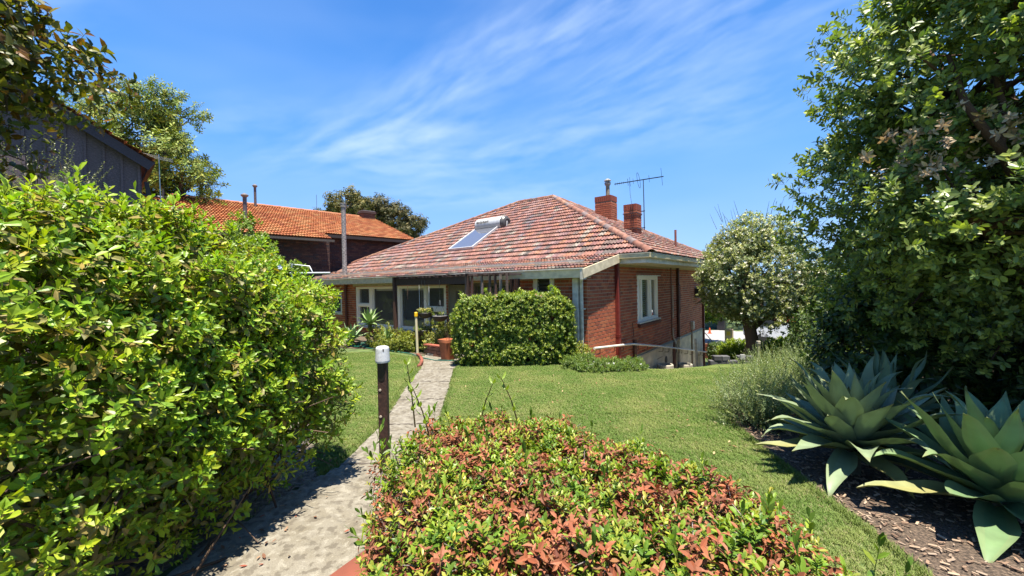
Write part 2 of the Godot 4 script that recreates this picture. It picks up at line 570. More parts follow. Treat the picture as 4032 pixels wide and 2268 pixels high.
func materials() -> void:
	var fine := noise_tex(0.03, 0.72, 1.0, 3)
	var soft := noise_tex(0.012, 0.8, 1.0, 5, 5)
	var grit := noise_tex(0.05, 0.0, 1.0, 9, 5)
	var blotch := noise_tex(0.01, 0.5, 1.0, 12, 6)
	M.matte = mat(0.85, soft, 1.4)
	M.paint = mat(0.5, noise_tex(0.012, 0.74, 1.0, 21, 6), 0.9)
	M.brick = mat(0.9, noise_tex(0.02, 0.68, 1.0, 31, 5), 2.2, grit, 0.25)
	M.mortar = mat(0.95, fine, 3.0, grit, 0.2)
	M.tile = mat(0.8, blotch, 1.1, grit, 0.2)
	M.orange = mat(0.75, fine, 0.6)
	M.render = mat(0.9, noise_tex(0.008, 0.7, 1.0, 44, 6), 0.5, grit, 0.12)
	M.bark = mat(0.95, fine, 5.0, grit, 0.8)
	M.wood = mat(0.7, noise_tex(0.02, 0.55, 1.0, 51, 5), 2.5, grit, 0.1)
	M.metal = mat(0.35, soft, 1.0, null, 0.0, 0.85)
	M.steel = mat(0.42, noise_tex(0.02, 0.9, 1.0, 52, 4), 0.8, null, 0.0, 0.35)
	M.rust = mat(0.7, noise_tex(0.015, 0.35, 1.0, 57, 5), 1.6)
	M.plastic = mat(0.4)
	M.cloth = mat(0.9)
	M.grass = leaf_mat(0.6, Color(0.7, 0.75, 0.4), 0.3)
	M.leaf = leaf_mat(0.42, Color(0.85, 0.9, 0.5), 0.5)
	M.gloss = leaf_mat(0.4, Color(0.85, 0.88, 0.45), 0.4)
	M.dull = leaf_mat(0.6, Color(0.6, 0.65, 0.4), 0.4)
	M.dry = leaf_mat(0.6, Color(0.7, 0.6, 0.5), 0.35)
	M.agave = mat(0.5, noise_tex(0.01, 0.82, 1.0, 61, 4), 1.2)
	M.agave.metallic_specular = 0.4
	M.agave.backlight_enabled = true
	M.agave.backlight = Color(0.35, 0.4, 0.3)
	M.white = mat(0.6)
	var gl := StandardMaterial3D.new()
	gl.transparency = BaseMaterial3D.TRANSPARENCY_ALPHA
	gl.albedo_color = Color(0.75, 0.8, 0.8, 0.12)
	gl.roughness = 0.03
	gl.metallic_specular = 0.6
	M.glass = gl
	var solar := mat(0.12)
	solar.clearcoat_enabled = true
	solar.clearcoat = 1.0
	solar.clearcoat_roughness = 0.05
	M.solar = solar
	# ground surfaces: colour computed over the plan, seen through world mapping
	M.soil = mat(0.95, noise_tex(0.03, 0.45, 1.0, 71, 6), 1.0, grit, 1.0)
	M.mulch = mat(0.95, noise_tex(0.05, 0.3, 1.0, 72, 5), 1.6, grit, 1.5)
	M.turf = mat(0.95, noise_tex(0.012, 0.6, 1.0, 73, 6), 0.35, grit, 1.0)
	M.concrete = mat(0.9, concrete_tex(), 0.55, noise_tex(0.06, 0.0, 1.0, 76, 6), 0.12)
	M.road = mat(0.9, noise_tex(0.03, 0.75, 1.0, 77, 5), 0.3)

func concrete_tex() -> ImageTexture:
	var px := 640
	var im := Image.create(px, px, false, Image.FORMAT_RGB8)
	var a := FastNoiseLite.new(); a.seed = 5; a.frequency = 0.008; a.fractal_octaves = 5
	var b := FastNoiseLite.new(); b.seed = 8; b.frequency = 0.03; b.fractal_octaves = 4
	var e := FastNoiseLite.new(); e.seed = 11; e.frequency = 0.35; e.fractal_octaves = 2
	var ia := a.get_seamless_image(px, px)
	var ib := b.get_seamless_image(px, px)
	var ie := e.get_seamless_image(px, px)
	for y in px:
		for x in px:
			var va := ia.get_pixel(x, y).r
			var vb := ib.get_pixel(x, y).r
			var ve := ie.get_pixel(x, y).r
			var c := Color(0.79, 0.77, 0.72).lerp(Color(0.69, 0.66, 0.59), smoothstep(0.3, 0.8, va))
			c = c.lerp(Color(0.93, 0.92, 0.88), smoothstep(0.64, 0.72, vb) * 0.55)      # worn pale patches
			c = c.lerp(Color(0.56, 0.53, 0.48), smoothstep(0.42, 0.25, vb) * 0.75)
			c = c * (0.82 + 0.36 * ve)
			c.a = 1.0
			im.set_pixel(x, y, c)
	return ImageTexture.create_from_image(im)

func sky_tex() -> ImageTexture:
	var w := 2048
	var h := 1024
	var im := Image.create(w, h, false, Image.FORMAT_RGBF)
	var n1 := FastNoiseLite.new(); n1.seed = 41; n1.frequency = 1.0; n1.fractal_octaves = 5; n1.fractal_gain = 0.55
	var n2 := FastNoiseLite.new(); n2.seed = 77; n2.frequency = 1.0; n2.fractal_octaves = 3
	# wisps: from, to, half width, seed, strength (bearing and height in radians)
	var bands := [[Vector2(-0.48, 0.30), Vector2(0.05, 0.55), 0.046, 1.0, 0.28], [Vector2(-0.42, 0.305), Vector2(-0.12, 0.37), 0.024, 2.0, 0.32], [Vector2(-0.33, 0.28), Vector2(0.55, 0.395), 0.04, 3.0, 0.26], [Vector2(0.2, 0.44), Vector2(0.62, 0.55), 0.06, 4.0, 0.25], [Vector2(-0.3, 0.20), Vector2(0.2, 0.235), 0.02, 5.0, 0.25], [Vector2(0.1, 0.55), Vector2(0.5, 0.75), 0.06, 6.0, 0.3], [Vector2(-0.9, 0.25), Vector2(-0.5, 0.33), 0.03, 7.0, 0.15]]
	for k in 9:
		var b0 := Vector2(1.1 + k * 0.48, 0.25 + 0.17 * (k % 4))
		if b0.x > PI: b0.x -= TAU
		bands.append([b0, b0 + Vector2(0.5, 0.12 + 0.05 * (k % 3)), 0.05, 10.0 + k, 0.4])
	var zen := Vector3(0.038, 0.165, 0.54)
	var mid := Vector3(0.13, 0.36, 0.82)
	var hor := Vector3(0.40, 0.62, 0.93)
	for j in h:
		var el := PI * 0.5 - (j + 0.5) / h * PI
		for i in w:
			var az := wrapf((i + 0.5) / w * TAU, -PI, PI)
			if el < -0.03:
				im.set_pixel(i, j, Color(0.09, 0.085, 0.055))
				continue
			var e := maxf(el, 0.0)
			var base: Vector3
			if e < 0.28: base = hor.lerp(mid, pow(e / 0.28, 0.8))
			elif e < 0.75: base = mid.lerp(zen, (e - 0.28) / 0.47)
			else: base = zen
			var cloud := 0.0
			if e > 0.02:
				# high thin cloud drawn out by the wind: long wisps here and there all round the sky
				var q := Vector2(az * cos(e), e)
				for bd in bands:
					var pa: Vector2 = bd[0]
					var pb: Vector2 = bd[1]
					var ln := pa.distance_to(pb)
					var dir := (pb - pa) / ln
					var al := (q - pa).dot(dir)
					var ac := (q - pa).dot(Vector2(-dir.y, dir.x))
					if al < -0.25 or al > ln + 0.25: continue
					var fan := 1.0 + 0.9 * al / ln
					var wd: float = bd[2] * fan
					if absf(ac) > wd * 2.6: continue
					var wob := n2.get_noise_2d(al * 1.6 + bd[3] * 10.0, ac * 2.0) * 0.03
					var v := (ac + wob) / fan
					var st := n1.get_noise_2d(al * 2.6 + bd[3] * 31.0, v * 20.0)
					var fi := n1.get_noise_2d(al * 9.0 + bd[3] * 17.0, v * 60.0 + 5.0)
					var m := exp(-pow((ac + wob) / wd, 2.0)) * smoothstep(-0.2, 0.08, al) * smoothstep(ln + 0.22, ln - 0.1, al)
					cloud += bd[4] * m * clampf(0.42 + 0.95 * st + 0.35 * fi, 0.0, 1.2)
				cloud += 0.05 * clampf(0.5 + n2.get_noise_2d(az * 2.0, e * 6.0), 0.0, 1.0)
			cloud = clampf(cloud, 0.0, 0.85)
			var c := base.lerp(Vector3(0.72, 0.85, 1.0), cloud)
			im.set_pixel(i, j, Color(c.x, c.y, c.z))
	return ImageTexture.create_from_image(im)

func _ready() -> void:
	rng.seed = 20240
	noise.seed = 7
	noise.frequency = 1.0
	noise.fractal_type = FastNoiseLite.FRACTAL_FBM
	noise.fractal_octaves = 3
	# camera
	var cam := Camera3D.new()
	cam.name = "camera"
	cam.fov = 72.2
	cam.near = 0.05
	cam.far = 600.0
	cam.position = EYE
	cam.basis = Basis(Vector3.RIGHT, deg_to_rad(-0.62)) * Basis(Vector3.BACK, deg_to_rad(-1.15))
	add_child(cam)
	# sky, exposure
	var we := WorldEnvironment.new()
	we.name = "world_environment"
	var env := Environment.new()
	env.background_mode = Environment.BG_SKY
	var sky := Sky.new()
	var pan := PanoramaSkyMaterial.new()
	pan.panorama = sky_tex()
	sky.sky_material = pan
	env.sky = sky
	env.tonemap_mode = Environment.TONE_MAPPER_LINEAR
	env.tonemap_exposure = 2.7
	env.background_energy_multiplier = 0.52
	env.sdfgi_enabled = true
	env.ssao_enabled = true
	env.ssil_enabled = true
	we.environment = env
	add_child(we)
	# sun: behind the camera, high, a little to the right
	var sun := DirectionalLight3D.new()
	sun.name = "sun"
	sun.light_energy = 1.6
	sun.light_color = Color(1.0, 0.965, 0.9)
	sun.light_angular_distance = 0.5
	sun.shadow_enabled = true
	sun.basis = Basis.looking_at(-Vector3(0.055, 1.0, 0.19).normalized(), Vector3.FORWARD)
	add_child(sun)
	materials()
	terrain()
	house()
	neighbours()
	street()
	trees()
	garden()
	near_hedges()
	house_things()
	lawn()

var PATH := PackedVector2Array([Vector2(-2.05, -0.6), Vector2(-1.95, -2.3), Vector2(-1.8, -3.1), Vector2(-1.62, -3.55), Vector2(-1.6, -4.7), Vector2(-1.85, -6.7), Vector2(-2.02, -8.6), Vector2(-2.45, -10.1), Vector2(-1.5, -11.4), Vector2(0.6, -9.6), Vector2(-1.22, -8.9), Vector2(-1.26, -8.3), Vector2(-1.1, -6.7), Vector2(-0.98, -5.4), Vector2(-0.86, -4.0), Vector2(-0.82, -2.6), Vector2(-0.9, -0.6)])
var BED := PackedVector2Array([Vector2(1.6, -0.5), Vector2(2.19, -2.08), Vector2(2.3, -2.9), Vector2(2.4, -3.7), Vector2(2.55, -4.56), Vector2(3.15, -5.9), Vector2(3.99, -6.97), Vector2(5.0, -7.6), Vector2(12, -9.0), Vector2(12, -0.5)])
var FRONT_BED := PackedVector2Array([Vector2(-2.1, -8.9), Vector2(-2.5, -10.1), Vector2(-1.9, -11.5), Vector2(-6.0, -15.5), Vector2(-9.5, -14.0), Vector2(-5.6, -12.0), Vector2(-3.4, -11.35), Vector2(-2.6, -10.4)])
var SOIL := PackedVector2Array([Vector2(-7.5, 0.5), Vector2(-1.8, 0.5), Vector2(-1.75, -2.2), Vector2(-1.65, -3.3), Vector2(-2.0, -3.9), Vector2(-2.6, -5.2), Vector2(-7.5, -5.5)])

func terrain() -> void:
	# one sheet from the feet to the horizon
	var xs := []
	var zs := []
	var x := -255.0
	while x < 260.0:
		xs.append(x)
		x += 0.2 if x > -6.5 and x < 8.0 else (1.0 if x >= -30 and x < 40 else 25.0)
	var z := 105.0
	while z > -420.0:
		zs.append(z)
		z -= 0.2 if z <= 1.0 and z > -22.5 else (1.0 if z > -60 and z <= 5.0 else 25.0)
	var g := Geo.new()
	for i in xs.size() - 1:
		for j in zs.size() - 1:
			var a := Vector3(xs[i], ground_y(xs[i], zs[j]), zs[j]); var b := Vector3(xs[i + 1], ground_y(xs[i + 1], zs[j]), zs[j])
			var c := Vector3(xs[i + 1], ground_y(xs[i + 1], zs[j + 1]), zs[j + 1]); var d := Vector3(xs[i], ground_y(xs[i], zs[j + 1]), zs[j + 1])
			g.quad(a, b, c, d, lin(0.12, 0.18, 0.05))
	obj("ground", g, self, M.turf, "structure")
	var path := sheet("path", func(px, pz): return in_poly(px, pz, PATH), -3.0, 0.8, -11.6, -0.6, 0.05, 0.016, M.concrete, lin(0.31, 0.30, 0.275))
	# the joints that divide it into slabs
	var jt := [[-3.62, -1.62, -0.86], [-4.75, -1.61, -0.93], [-5.9, -1.75, -1.03], [-7.15, -1.88, -1.14], [-8.4, -2.0, -1.26]]
	for q in jt:
		var w := Geo.new()
		for k in 8:
			var x0 := lerpf(q[1], q[2], k / 8.0); var x1 := lerpf(q[1], q[2], (k + 1) / 8.0)
			w.box(Vector3((x0 + x1) * 0.5, ground_y((x0 + x1) * 0.5, q[0]) + 0.0185, q[0] + rf(-0.004, 0.004)), Vector3(x1 - x0 + 0.004, 0.006, 0.02), lin(0.12, 0.1, 0.08))
		obj("joint", w, path, M.matte)
	sheet("mulch_bed", func(px, pz): return in_poly(px, pz, BED), 1.4, 9.0, -9.0, -0.5, 0.1, 0.008, M.mulch, lin(0.20, 0.145, 0.10))
	sheet("soil", func(px, pz): return in_poly(px, pz, SOIL) and not in_poly(px, pz, PATH), -7.5, -1.6, -5.5, 0.5, 0.1, 0.01, M.soil, lin(0.27, 0.22, 0.165))
	sheet("planting_bed", func(px, pz): return in_poly(px, pz, FRONT_BED) and not in_poly(px, pz, PATH), -9.5, -1.6, -15.5, -8.8, 0.1, 0.01, M.soil, lin(0.2, 0.15, 0.1))
	sheet("side_path", func(px, pz): return loc(px, pz).x < 0.0 and loc(px, pz).x > -1.35 and loc(px, pz).y > 0.4 and loc(px, pz).y < 13.0, 1.0, 12.0, -22.0, -8.0, 0.15, 0.012, M.concrete, lin(0.4, 0.37, 0.32))
	sheet("road", func(px, pz): return loc(px, pz).y > 18.2 and loc(px, pz).y < 26.0 and absf(loc(px, pz).x) < 34.0, -28.0, 48.0, -56.0, 0.0, 1.0, 0.03, M.road, lin(0.36, 0.35, 0.35))

func house() -> void:
	var h := thing("brick_house", "single storey red brick house with mottled terracotta hip roof and white framed windows", "house", CORNER, deg_to_rad(-YAW))
	var fr := Basis.IDENTITY                       # front faces
	var sd := Basis(Vector3.UP, PI * 0.5)          # right hand side faces
	var cream := lin(0.82, 0.69, 0.41)
	var white := lin(0.88, 0.82, 0.72)
	var cement := lin(0.80, 0.69, 0.50)
	# ---- walls
	var fholes := [[4.8, 9.9, 0.12, 1.62], [3.8, 4.72, -0.6, 1.66], [2.2, 3.7, 0.5, 1.64], [0.89, 1.51, 1.22, 1.74], [10.95, 12.05, 0.5, 1.38]]
	var sholes := [[3.16, 5.0, 0.37, 1.76]]
	var g := Geo.new()
	for c in wall_cells(0.0, 13.2, -1.0, 2.08, fholes):
		g.box(L((c[0] + c[1]) * 0.5, (c[2] + c[3]) * 0.5, 0.125), Vector3(c[1] - c[0], c[3] - c[2], 0.25), lin(0.64, 0.50, 0.34))
	var wall_front := obj("wall", g, h, M.mortar)
	g = Geo.new()
	for c in wall_cells(0.25, 11.25, -0.62, 2.08, sholes):
		g.box(L(0.125, (c[2] + c[3]) * 0.5, (c[0] + c[1]) * 0.5), Vector3(0.25, c[3] - c[2], c[1] - c[0]), lin(0.64, 0.50, 0.34))
	g.box(L(0.125, -0.85, 1.05), Vector3(0.25, 0.45, 1.6), lin(0.64, 0.50, 0.34))
	var wall_side := obj("wall", g, h, M.mortar)
	g = Geo.new()
	g.box(L(6.6, 0.73, 11.13), Vector3(13.0, 2.7, 0.24), lin(0.25, 0.1, 0.06))
	g.box(L(13.075, 0.53, 5.6), Vector3(0.25, 3.1, 10.7), lin(0.25, 0.1, 0.06))
	obj("wall", g, h, M.brick)
	g = Geo.new()
	g.box(L(6.6, 2.13, 5.6), Vector3(12.6, 0.06, 10.6), lin(0.5, 0.48, 0.44))
	g.box(L(6.6, -0.67, 5.6), Vector3(12.6, 0.08, 10.6), lin(0.15, 0.09, 0.05))
	g.box(L(6.6, 0.7, 4.6), Vector3(12.5, 2.6, 0.1), lin(0.28, 0.2, 0.12))
	g.box(L(4.76, 0.7, 2.4), Vector3(0.08, 2.6, 4.2), lin(0.3, 0.22, 0.14))
	obj("room", g, h, M.matte)
	var reds := [lin(0.55, 0.15, 0.065), lin(0.49, 0.125, 0.055), lin(0.60, 0.185, 0.08), lin(0.40, 0.10, 0.05), lin(0.57, 0.14, 0.06)]
	var bm := []
	for c in reds: bm.append(brick_mesh(c, M.brick))
	var bw := brick_mesh(Color.WHITE, M.brick)
	var budget := [300]
	lay(wall_side, courses(0.012, 11.24, -1.0, -0.57, []).filter(func(b): return b[0] < 1.84) + courses(0.012, 11.24, -0.57, 2.075, sholes), func(u, y): return L(-0.001, y, u), sd, bm, bw, reds, func(u, y): return u < 2.35 and y > -0.7, budget)
	lay(wall_front, courses(-0.006, 13.2, -0.99, 2.075, fholes), func(u, y): return L(u, y, -0.001), fr, bm, bw, reds, func(u, y): return u < 2.0 and y > 1.0, budget)
	# ---- rendered plinth along the side, with its ledge
	g = Geo.new()
	g.box(L(0.115, -1.65, 6.5), Vector3(0.27, 2.02, 9.46), cement)
	g.box(L(-0.03, -0.625, 6.53), Vector3(0.035, 0.035, 9.4), lin(0.45, 0.43, 0.38))
	for k in [[5.1, 0.55], [7.4, 0.4]]: g.box(L(-0.022, -0.98 - 0.1 * k[0] * 0.0, k[0]), Vector3(0.006, 0.03, k[1]), lin(0.4, 0.33, 0.24))
	obj("plinth", g, h, M.render)
	g = Geo.new()
	g.lathe([[0.001, 0.0], [0.13, 0.0], [0.13, 0.01], [0.001, 0.012]], 20, lin(0.12, 0.1, 0.08), L(-0.024, -1.15, 5.75), Basis(Vector3.BACK, -PI * 0.5))
	obj("air_vent", g, h, M.matte)
	# ---- roof
	var roof_col := lin(0.2, 0.08, 0.06)
	var er := L(-0.95, 2.3, 1.6); var el_ := L(15.3, 2.3, 1.6); var rl := L(7.0, 5.44, 6.8); var rr := L(5.1, 5.42, 6.8)
	var br := L(-0.95, 2.3, 12.05); var bl := L(15.3, 2.3, 12.05)
	var xl := L(12.4, 1.89, -0.47); var xr := L(-0.13, 1.89, -0.47); var xt := L(-0.13, 2.3, 1.6)
	g = Geo.new()
	var dn := Vector3(0, -0.02, 0)
	g.quad(el_ + dn, er + dn, rr + dn, rl + dn, roof_col)
	g.quad(xl + dn, xr + dn, xt + dn, el_ + dn, roof_col)
	g.tri(er + dn, br + dn, rr + dn, roof_col)
	g.quad(br + dn, bl + dn, rl + dn, rr + dn, roof_col)
	g.tri(bl + dn, el_ + dn, rl + dn, roof_col)
	var roof := obj("roof", g, h, M.tile)
	var pal := [lin(0.440, 0.205, 0.156), lin(0.400, 0.178, 0.144), lin(0.360, 0.167, 0.150), lin(0.480, 0.254, 0.204), lin(0.310, 0.173, 0.174), lin(0.500, 0.232, 0.144), lin(0.240, 0.189, 0.210), lin(0.410, 0.243, 0.228)]
	var old := [lin(0.27, 0.18, 0.155), lin(0.19, 0.155, 0.145), lin(0.44, 0.37, 0.31), lin(0.35, 0.17, 0.13), lin(0.40, 0.21, 0.155)]
	var tm := []
	for c in pal.slice(0, 6): tm.append(tile_mesh(c, M.tile))
	for c in old.slice(0, 3): tm.append(tile_mesh(c, M.tile))
	var tw := tile_mesh(Color.WHITE, M.tile)
	var out := []
	var order := [6, 4, 2, 1, 0, 7, 3, 5]        # dark to light
	var weather := func(u, v):
		var k: float = noise.get_noise_2d(u * 0.5, v * 0.8 + 31.0)
		var p := 0.06 + 0.4 * smoothstep(3.5, 0.0, v) + k * 0.6
		var q := clampf(0.5 + 0.75 * noise.get_noise_2d(u * 1.7, v * 0.55) + rf(-0.22, 0.22), 0.0, 0.999)
		return vary(pick(old) if rng.randf() < p else pal[order[int(q * 8.0)]], 0.1)
	var weather_low := func(u, v):
		return vary(pick(old) if rng.randf() < 0.6 + 0.5 * noise.get_noise_2d(u * 0.4, v) else pick(pal), 0.2)
	tiles(roof, er + (er - L(0, 2.3, 1.6)) * -1.0, Vector3.RIGHT, Vector3(0, 3.13, -5.2).normalized(), 6.07, Vector2(-15.3, 0.95), Vector2(-7.0, -5.1), 0.31, 0.2, tm, tw, weather, out)
	tiles(roof, L(0, 1.89, -0.47), Vector3.RIGHT, Vector3(0, 0.41, -2.07).normalized(), 2.11, Vector2(-12.4, 0.13), Vector2(-15.3, 0.13), 0.31, 0.2, tm, tw, weather_low, out)
	tiles(roof, L(-0.95, 2.3, 0), Vector3(0, 0, -1), Vector3(-6.05, 3.12, 0).normalized(), 6.8, Vector2(1.6, 12.05), Vector2(6.8, 6.8), 0.31, 0.2, tm, tw, weather, out)
	lay_tiles(roof, out, tm, tw, 300, house_xf())
	var rm := []
	for c in [lin(0.42, 0.2, 0.14), lin(0.36, 0.15, 0.10), lin(0.46, 0.24, 0.15), lin(0.30, 0.22, 0.21)]: rm.append(ridge_mesh(c, M.tile))
	var lift := Vector3(0, 0.02, 0)
	ridge(roof, er + lift, rr + lift, Vector3(0.5, 1, 0.5).normalized(), rm)
	ridge(roof, br + lift, rr + lift, Vector3(0.5, 1, -0.5).normalized(), rm)
	ridge(roof, el_ + lift, rl + lift, Vector3(-0.4, 1, 0.5).normalized(), rm)
	ridge(roof, rl + lift, rr + lift, Vector3.UP, rm)
	# ---- eaves: front fascia, barge board, boxed eave on the side
	g = Geo.new()
	g.bar(L(-0.15, 1.80, -0.485), L(12.4, 1.80, -0.485), 0.03, 0.19, lin(0.90, 0.75, 0.48))
	g.bar(L(-0.16, 1.91, -0.5), L(12.42, 1.91, -0.5), 0.075, 0.025, lin(0.82, 0.78, 0.66))
	obj("fascia", g, h, M.paint)
	g = Geo.new()
	g.box(L(6.1, 1.715, -0.235), Vector3(12.4, 0.02, 0.46), lin(0.74, 0.62, 0.32))
	obj("soffit", g, h, M.paint)
	g = Geo.new()
	g.bar(L(-0.15, 1.79, -0.5), L(-0.15, 2.22, 1.6), 0.035, 0.21, lin(0.90, 0.77, 0.53), Vector3.UP)
	g.box(L(-0.13, 1.79, -0.43), Vector3(0.05, 0.25, 0.2), lin(0.72, 0.69, 0.58))
	obj("barge_board", g, h, M.paint)
	g = Geo.new()
	g.box(L(-0.055, 2.17, 1.4), Vector3(0.04, 0.14, 0.6), white)
	g.box(L(-0.42, 2.075, 6.83), Vector3(0.85, 0.02, 10.4), lin(0.76, 0.69, 0.48))
	g.box(L(-0.855, 2.125, 6.82), Vector3(0.022, 0.12, 10.44), white)
	g.box(L(-0.42, 2.125, 1.605), Vector3(0.85, 0.12, 0.022), white)
	obj("soffit", g, h, M.paint)
	g = Geo.new()
	for e in [[L(-0.915, 2.245, 1.56), L(-0.915, 2.245, 12.0)], [L(0.02, 2.245, 1.55), L(-0.96, 2.245, 1.55)]]:
		g.bar(e[0], e[1], 0.1, 0.12, cream, Vector3.UP, 0.012)
		g.bar(e[0] + Vector3(0, 0.062, 0), e[1] + Vector3(0, 0.062, 0), 0.12, 0.018, lin(0.7, 0.66, 0.52))
	obj("gutter", g, h, M.paint)
	# ---- corner post, pipes
	g = Geo.new()
	g.box(L(0.23, 0.7, -0.1), Vector3(0.14, 2.0, 0.14), lin(0.80, 0.79, 0.77), Basis.IDENTITY, 0.006)
	obj("post", g, h, M.paint)
	g = Geo.new()
	g.tube([L(0.1, 1.7, -0.09), L(0.1, 0.35, -0.09), L(0.14, -0.4, -0.11)], [0.04, 0.04, 0.05], 10, white)
	g.box(L(0.06, 0.98, -0.1), Vector3(0.1, 0.03, 0.05), white)
	obj("downpipe", g, h, M.paint)
	var red := lin(0.22, 0.028, 0.02)
	g = Geo.new()
	g.box(L(-0.06, 1.2, 1.6), Vector3(0.1, 2.1, 0.11), red, Basis.IDENTITY, 0.012)
	g.box(L(-0.06, -0.22, 1.6), Vector3(0.115, 0.84, 0.125), red, Basis.IDENTITY, 0.012)
	g.box(L(-0.055, 0.2, 1.6), Vector3(0.135, 0.03, 0.14), red)
	g.box(L(-0.055, 0.16, 1.6), Vector3(0.135, 0.025, 0.14), red)
	obj("downpipe", g, h, M.paint)
	g = Geo.new()
	g.box(L(-0.05, -0.15, 11.27), Vector3(0.09, 4.5, 0.1), lin(0.12, 0.012, 0.014), Basis.IDENTITY, 0.01)
	obj("downpipe", g, h, M.paint)
	g = Geo.new()
	g.tube([L(-0.06, 2.08, 7.23), L(-0.06, -0.6, 7.23)], [0.05, 0.05], 10, lin(0.10, 0.035, 0.025))
	g.tube([L(-0.06, -0.6, 7.23), L(-0.06, -1.78, 7.23)], [0.055, 0.055], 10, cement)
	g.box(L(-0.07, -0.58, 7.2), Vector3(0.13, 0.08, 0.16), lin(0.5, 0.48, 0.42))
	g.box(L(-0.06, 1.45, 7.23), Vector3(0.12, 0.05, 0.12), lin(0.08, 0.03, 0.02))
	obj("pipe", g, h, M.paint)
	g = Geo.new()
	g.tube([L(-0.03, 2.08, 6.47), L(-0.03, 0.2, 6.47), L(-0.03, -0.2, 6.5), L(-0.03, -0.62, 6.7), L(-0.05, -0.9, 6.62), L(-0.05, -1.72, 6.62)], [0.018, 0.018, 0.02, 0.02, 0.07, 0.07], 8, lin(0.22, 0.1, 0.07))
	obj("pipe", g, h, M.paint)
	g = Geo.new()
	g.tube([L(-0.055, 1.42, 6.56), L(-0.055, 0.25, 6.56)], [0.017, 0.017], 8, lin(0.62, 0.58, 0.5))
	g.tube([L(-0.06, -0.12, 6.5), L(-0.06, -0.45, 6.52), L(-0.06, -0.65, 6.75), L(-0.07, -0.85, 6.78)], [0.022, 0.022, 0.022, 0.02], 8, lin(0.62, 0.58, 0.5))
	g.tube([L(-0.07, -0.72, 6.75), L(-0.07, -1.72, 6.62)], [0.085, 0.075], 10, lin(0.52, 0.42, 0.28))
	obj("conduit", g, h, M.paint)
	g = Geo.new()
	g.tube([L(-0.06, 0.42, 2.62), L(-0.06, 0.02, 2.7)], [0.012, 0.012], 6, lin(0.1, 0.035, 0.03))
	g.tube([L(-0.07, -0.08, 2.76), L(-0.07, -0.64, 2.76)], [0.055, 0.055], 10, lin(0.14, 0.055, 0.04))
	g.tube([L(-0.07, -0.64, 2.76), L(-0.07, -1.0, 2.76)], [0.06, 0.06], 10, lin(0.5, 0.36, 0.22))
	obj("pipe", g, h, M.paint)
	g = Geo.new()
	g.box(L(-0.07, -0.28, 9.23), Vector3(0.12, 0.34, 0.2), lin(0.5, 0.47, 0.4), Basis.IDENTITY, 0.01)
	g.tube([L(-0.05, -0.45, 9.23), L(-0.05, -0.62, 9.2), L(-0.05, -2.1, 9.2)], [0.018, 0.03, 0.03], 8, lin(0.3, 0.22, 0.16))
	obj("meter_box", g, h, M.paint)
	g = Geo.new()
	for i in 14: g.box(L(-0.02, 0.38 + i * 0.078, 7.56), Vector3(0.05, 0.05, 0.1), lin(0.09, 0.02, 0.018))
	obj("air_vent", g, h, M.brick)
	g = Geo.new()
	g.box(L(-0.2, 1.06, 10.15), Vector3(0.5, 0.45, 0.5), lin(0.34, 0.37, 0.38), Basis.IDENTITY, 0.012)
	g.box(L(-0.2, 1.06, 9.9), Vector3(0.4, 0.36, 0.012), lin(0.02, 0.02, 0.02))
	for i in 6: g.box(L(-0.452, 0.92 + i * 0.055, 10.15), Vector3(0.012, 0.03, 0.44), lin(0.42, 0.46, 0.47))
	for s in [9.95, 10.35]: g.bar(L(0.0, 0.55, s), L(-0.4, 0.83, s), 0.02, 0.02, lin(0.1, 0.05, 0.04))
	obj("air_conditioner", g, h, M.paint)
	# ---- handrail with its hooked brackets
	g = Geo.new()
	var rail := [L(-0.13, 0.06, 0.05), L(-0.13, -0.05, 1.3), L(-0.13, -0.15, 2.4), L(-0.13, -0.58, 5.0), L(-0.13, -1.38, 9.5), L(-0.13, -1.74, 11.5)]
	for i in rail.size() - 1: g.tube([rail[i], rail[i + 1]], [0.03, 0.03], 9, white)
	var hr := obj("handrail", g, h, M.paint)
	for s in [0.35, 1.2, 1.75, 2.5, 2.85, 3.6, 5.1, 5.75, 6.65, 7.1, 7.35, 8.2, 9.0, 10.3, 11.1]:
		var y := 0.0
		for i in rail.size() - 1:
			if s >= -rail[i].z and s <= -rail[i + 1].z: y = lerpf(rail[i].y, rail[i + 1].y, (s + rail[i].z) / (rail[i].z - rail[i + 1].z))
		var k := Geo.new()
		k.tube([L(-0.13, y - 0.02, s), L(-0.13, y - 0.13, s - 0.01), L(-0.12, y - 0.15, s - 0.04), L(-0.02, y - 0.15, s - 0.12)], [0.009, 0.009, 0.009, 0.009], 5, lin(0.03, 0.025, 0.022))
		obj("bracket", k, hr, M.paint)
	# ---- windows
	var wf := lin(0.89, 0.83, 0.71)
	var o := L(9.9, 0.12, 0.06)
	window(h, "window", fr, o, [[0, 5.1, 1.42, 1.5], [0, 5.1, 0, 0.07], [0, 0.1, 0.07, 1.42], [0.88, 1.08, 0.07, 1.42], [2.58, 2.76, 0.07, 1.42], [4.02, 4.17, 0.07, 1.42], [4.98, 5.1, 0.07, 1.42], [0.1, 0.88, 0.74, 0.83], [4.17, 4.98, 0.66, 0.78]],
		[[0.1, 0.88, 0.07, 0.74], [0.1, 0.88, 0.83, 1.42], [1.08, 2.58, 0.07, 1.42], [2.76, 4.02, 0.07, 1.42], [4.17, 4.98, 0.07, 0.66], [4.17, 4.98, 0.78, 1.42]], wf, 0.1, M.glass)
	g = Geo.new()
	g.box(L(7.35, 0.095, -0.035), Vector3(5.2, 0.05, 0.16), lin(0.62, 0.62, 0.60), Basis(Vector3.RIGHT, 0.12), 0.006)
	obj("sill", g, h, M.paint)
	g = Geo.new()
	g.box(L(7.35, 1.665, -0.02), Vector3(5.3, 0.1, 0.08), lin(0.62, 0.55, 0.36), Basis.IDENTITY, 0.006)
	obj("head_board", g, h, M.paint)
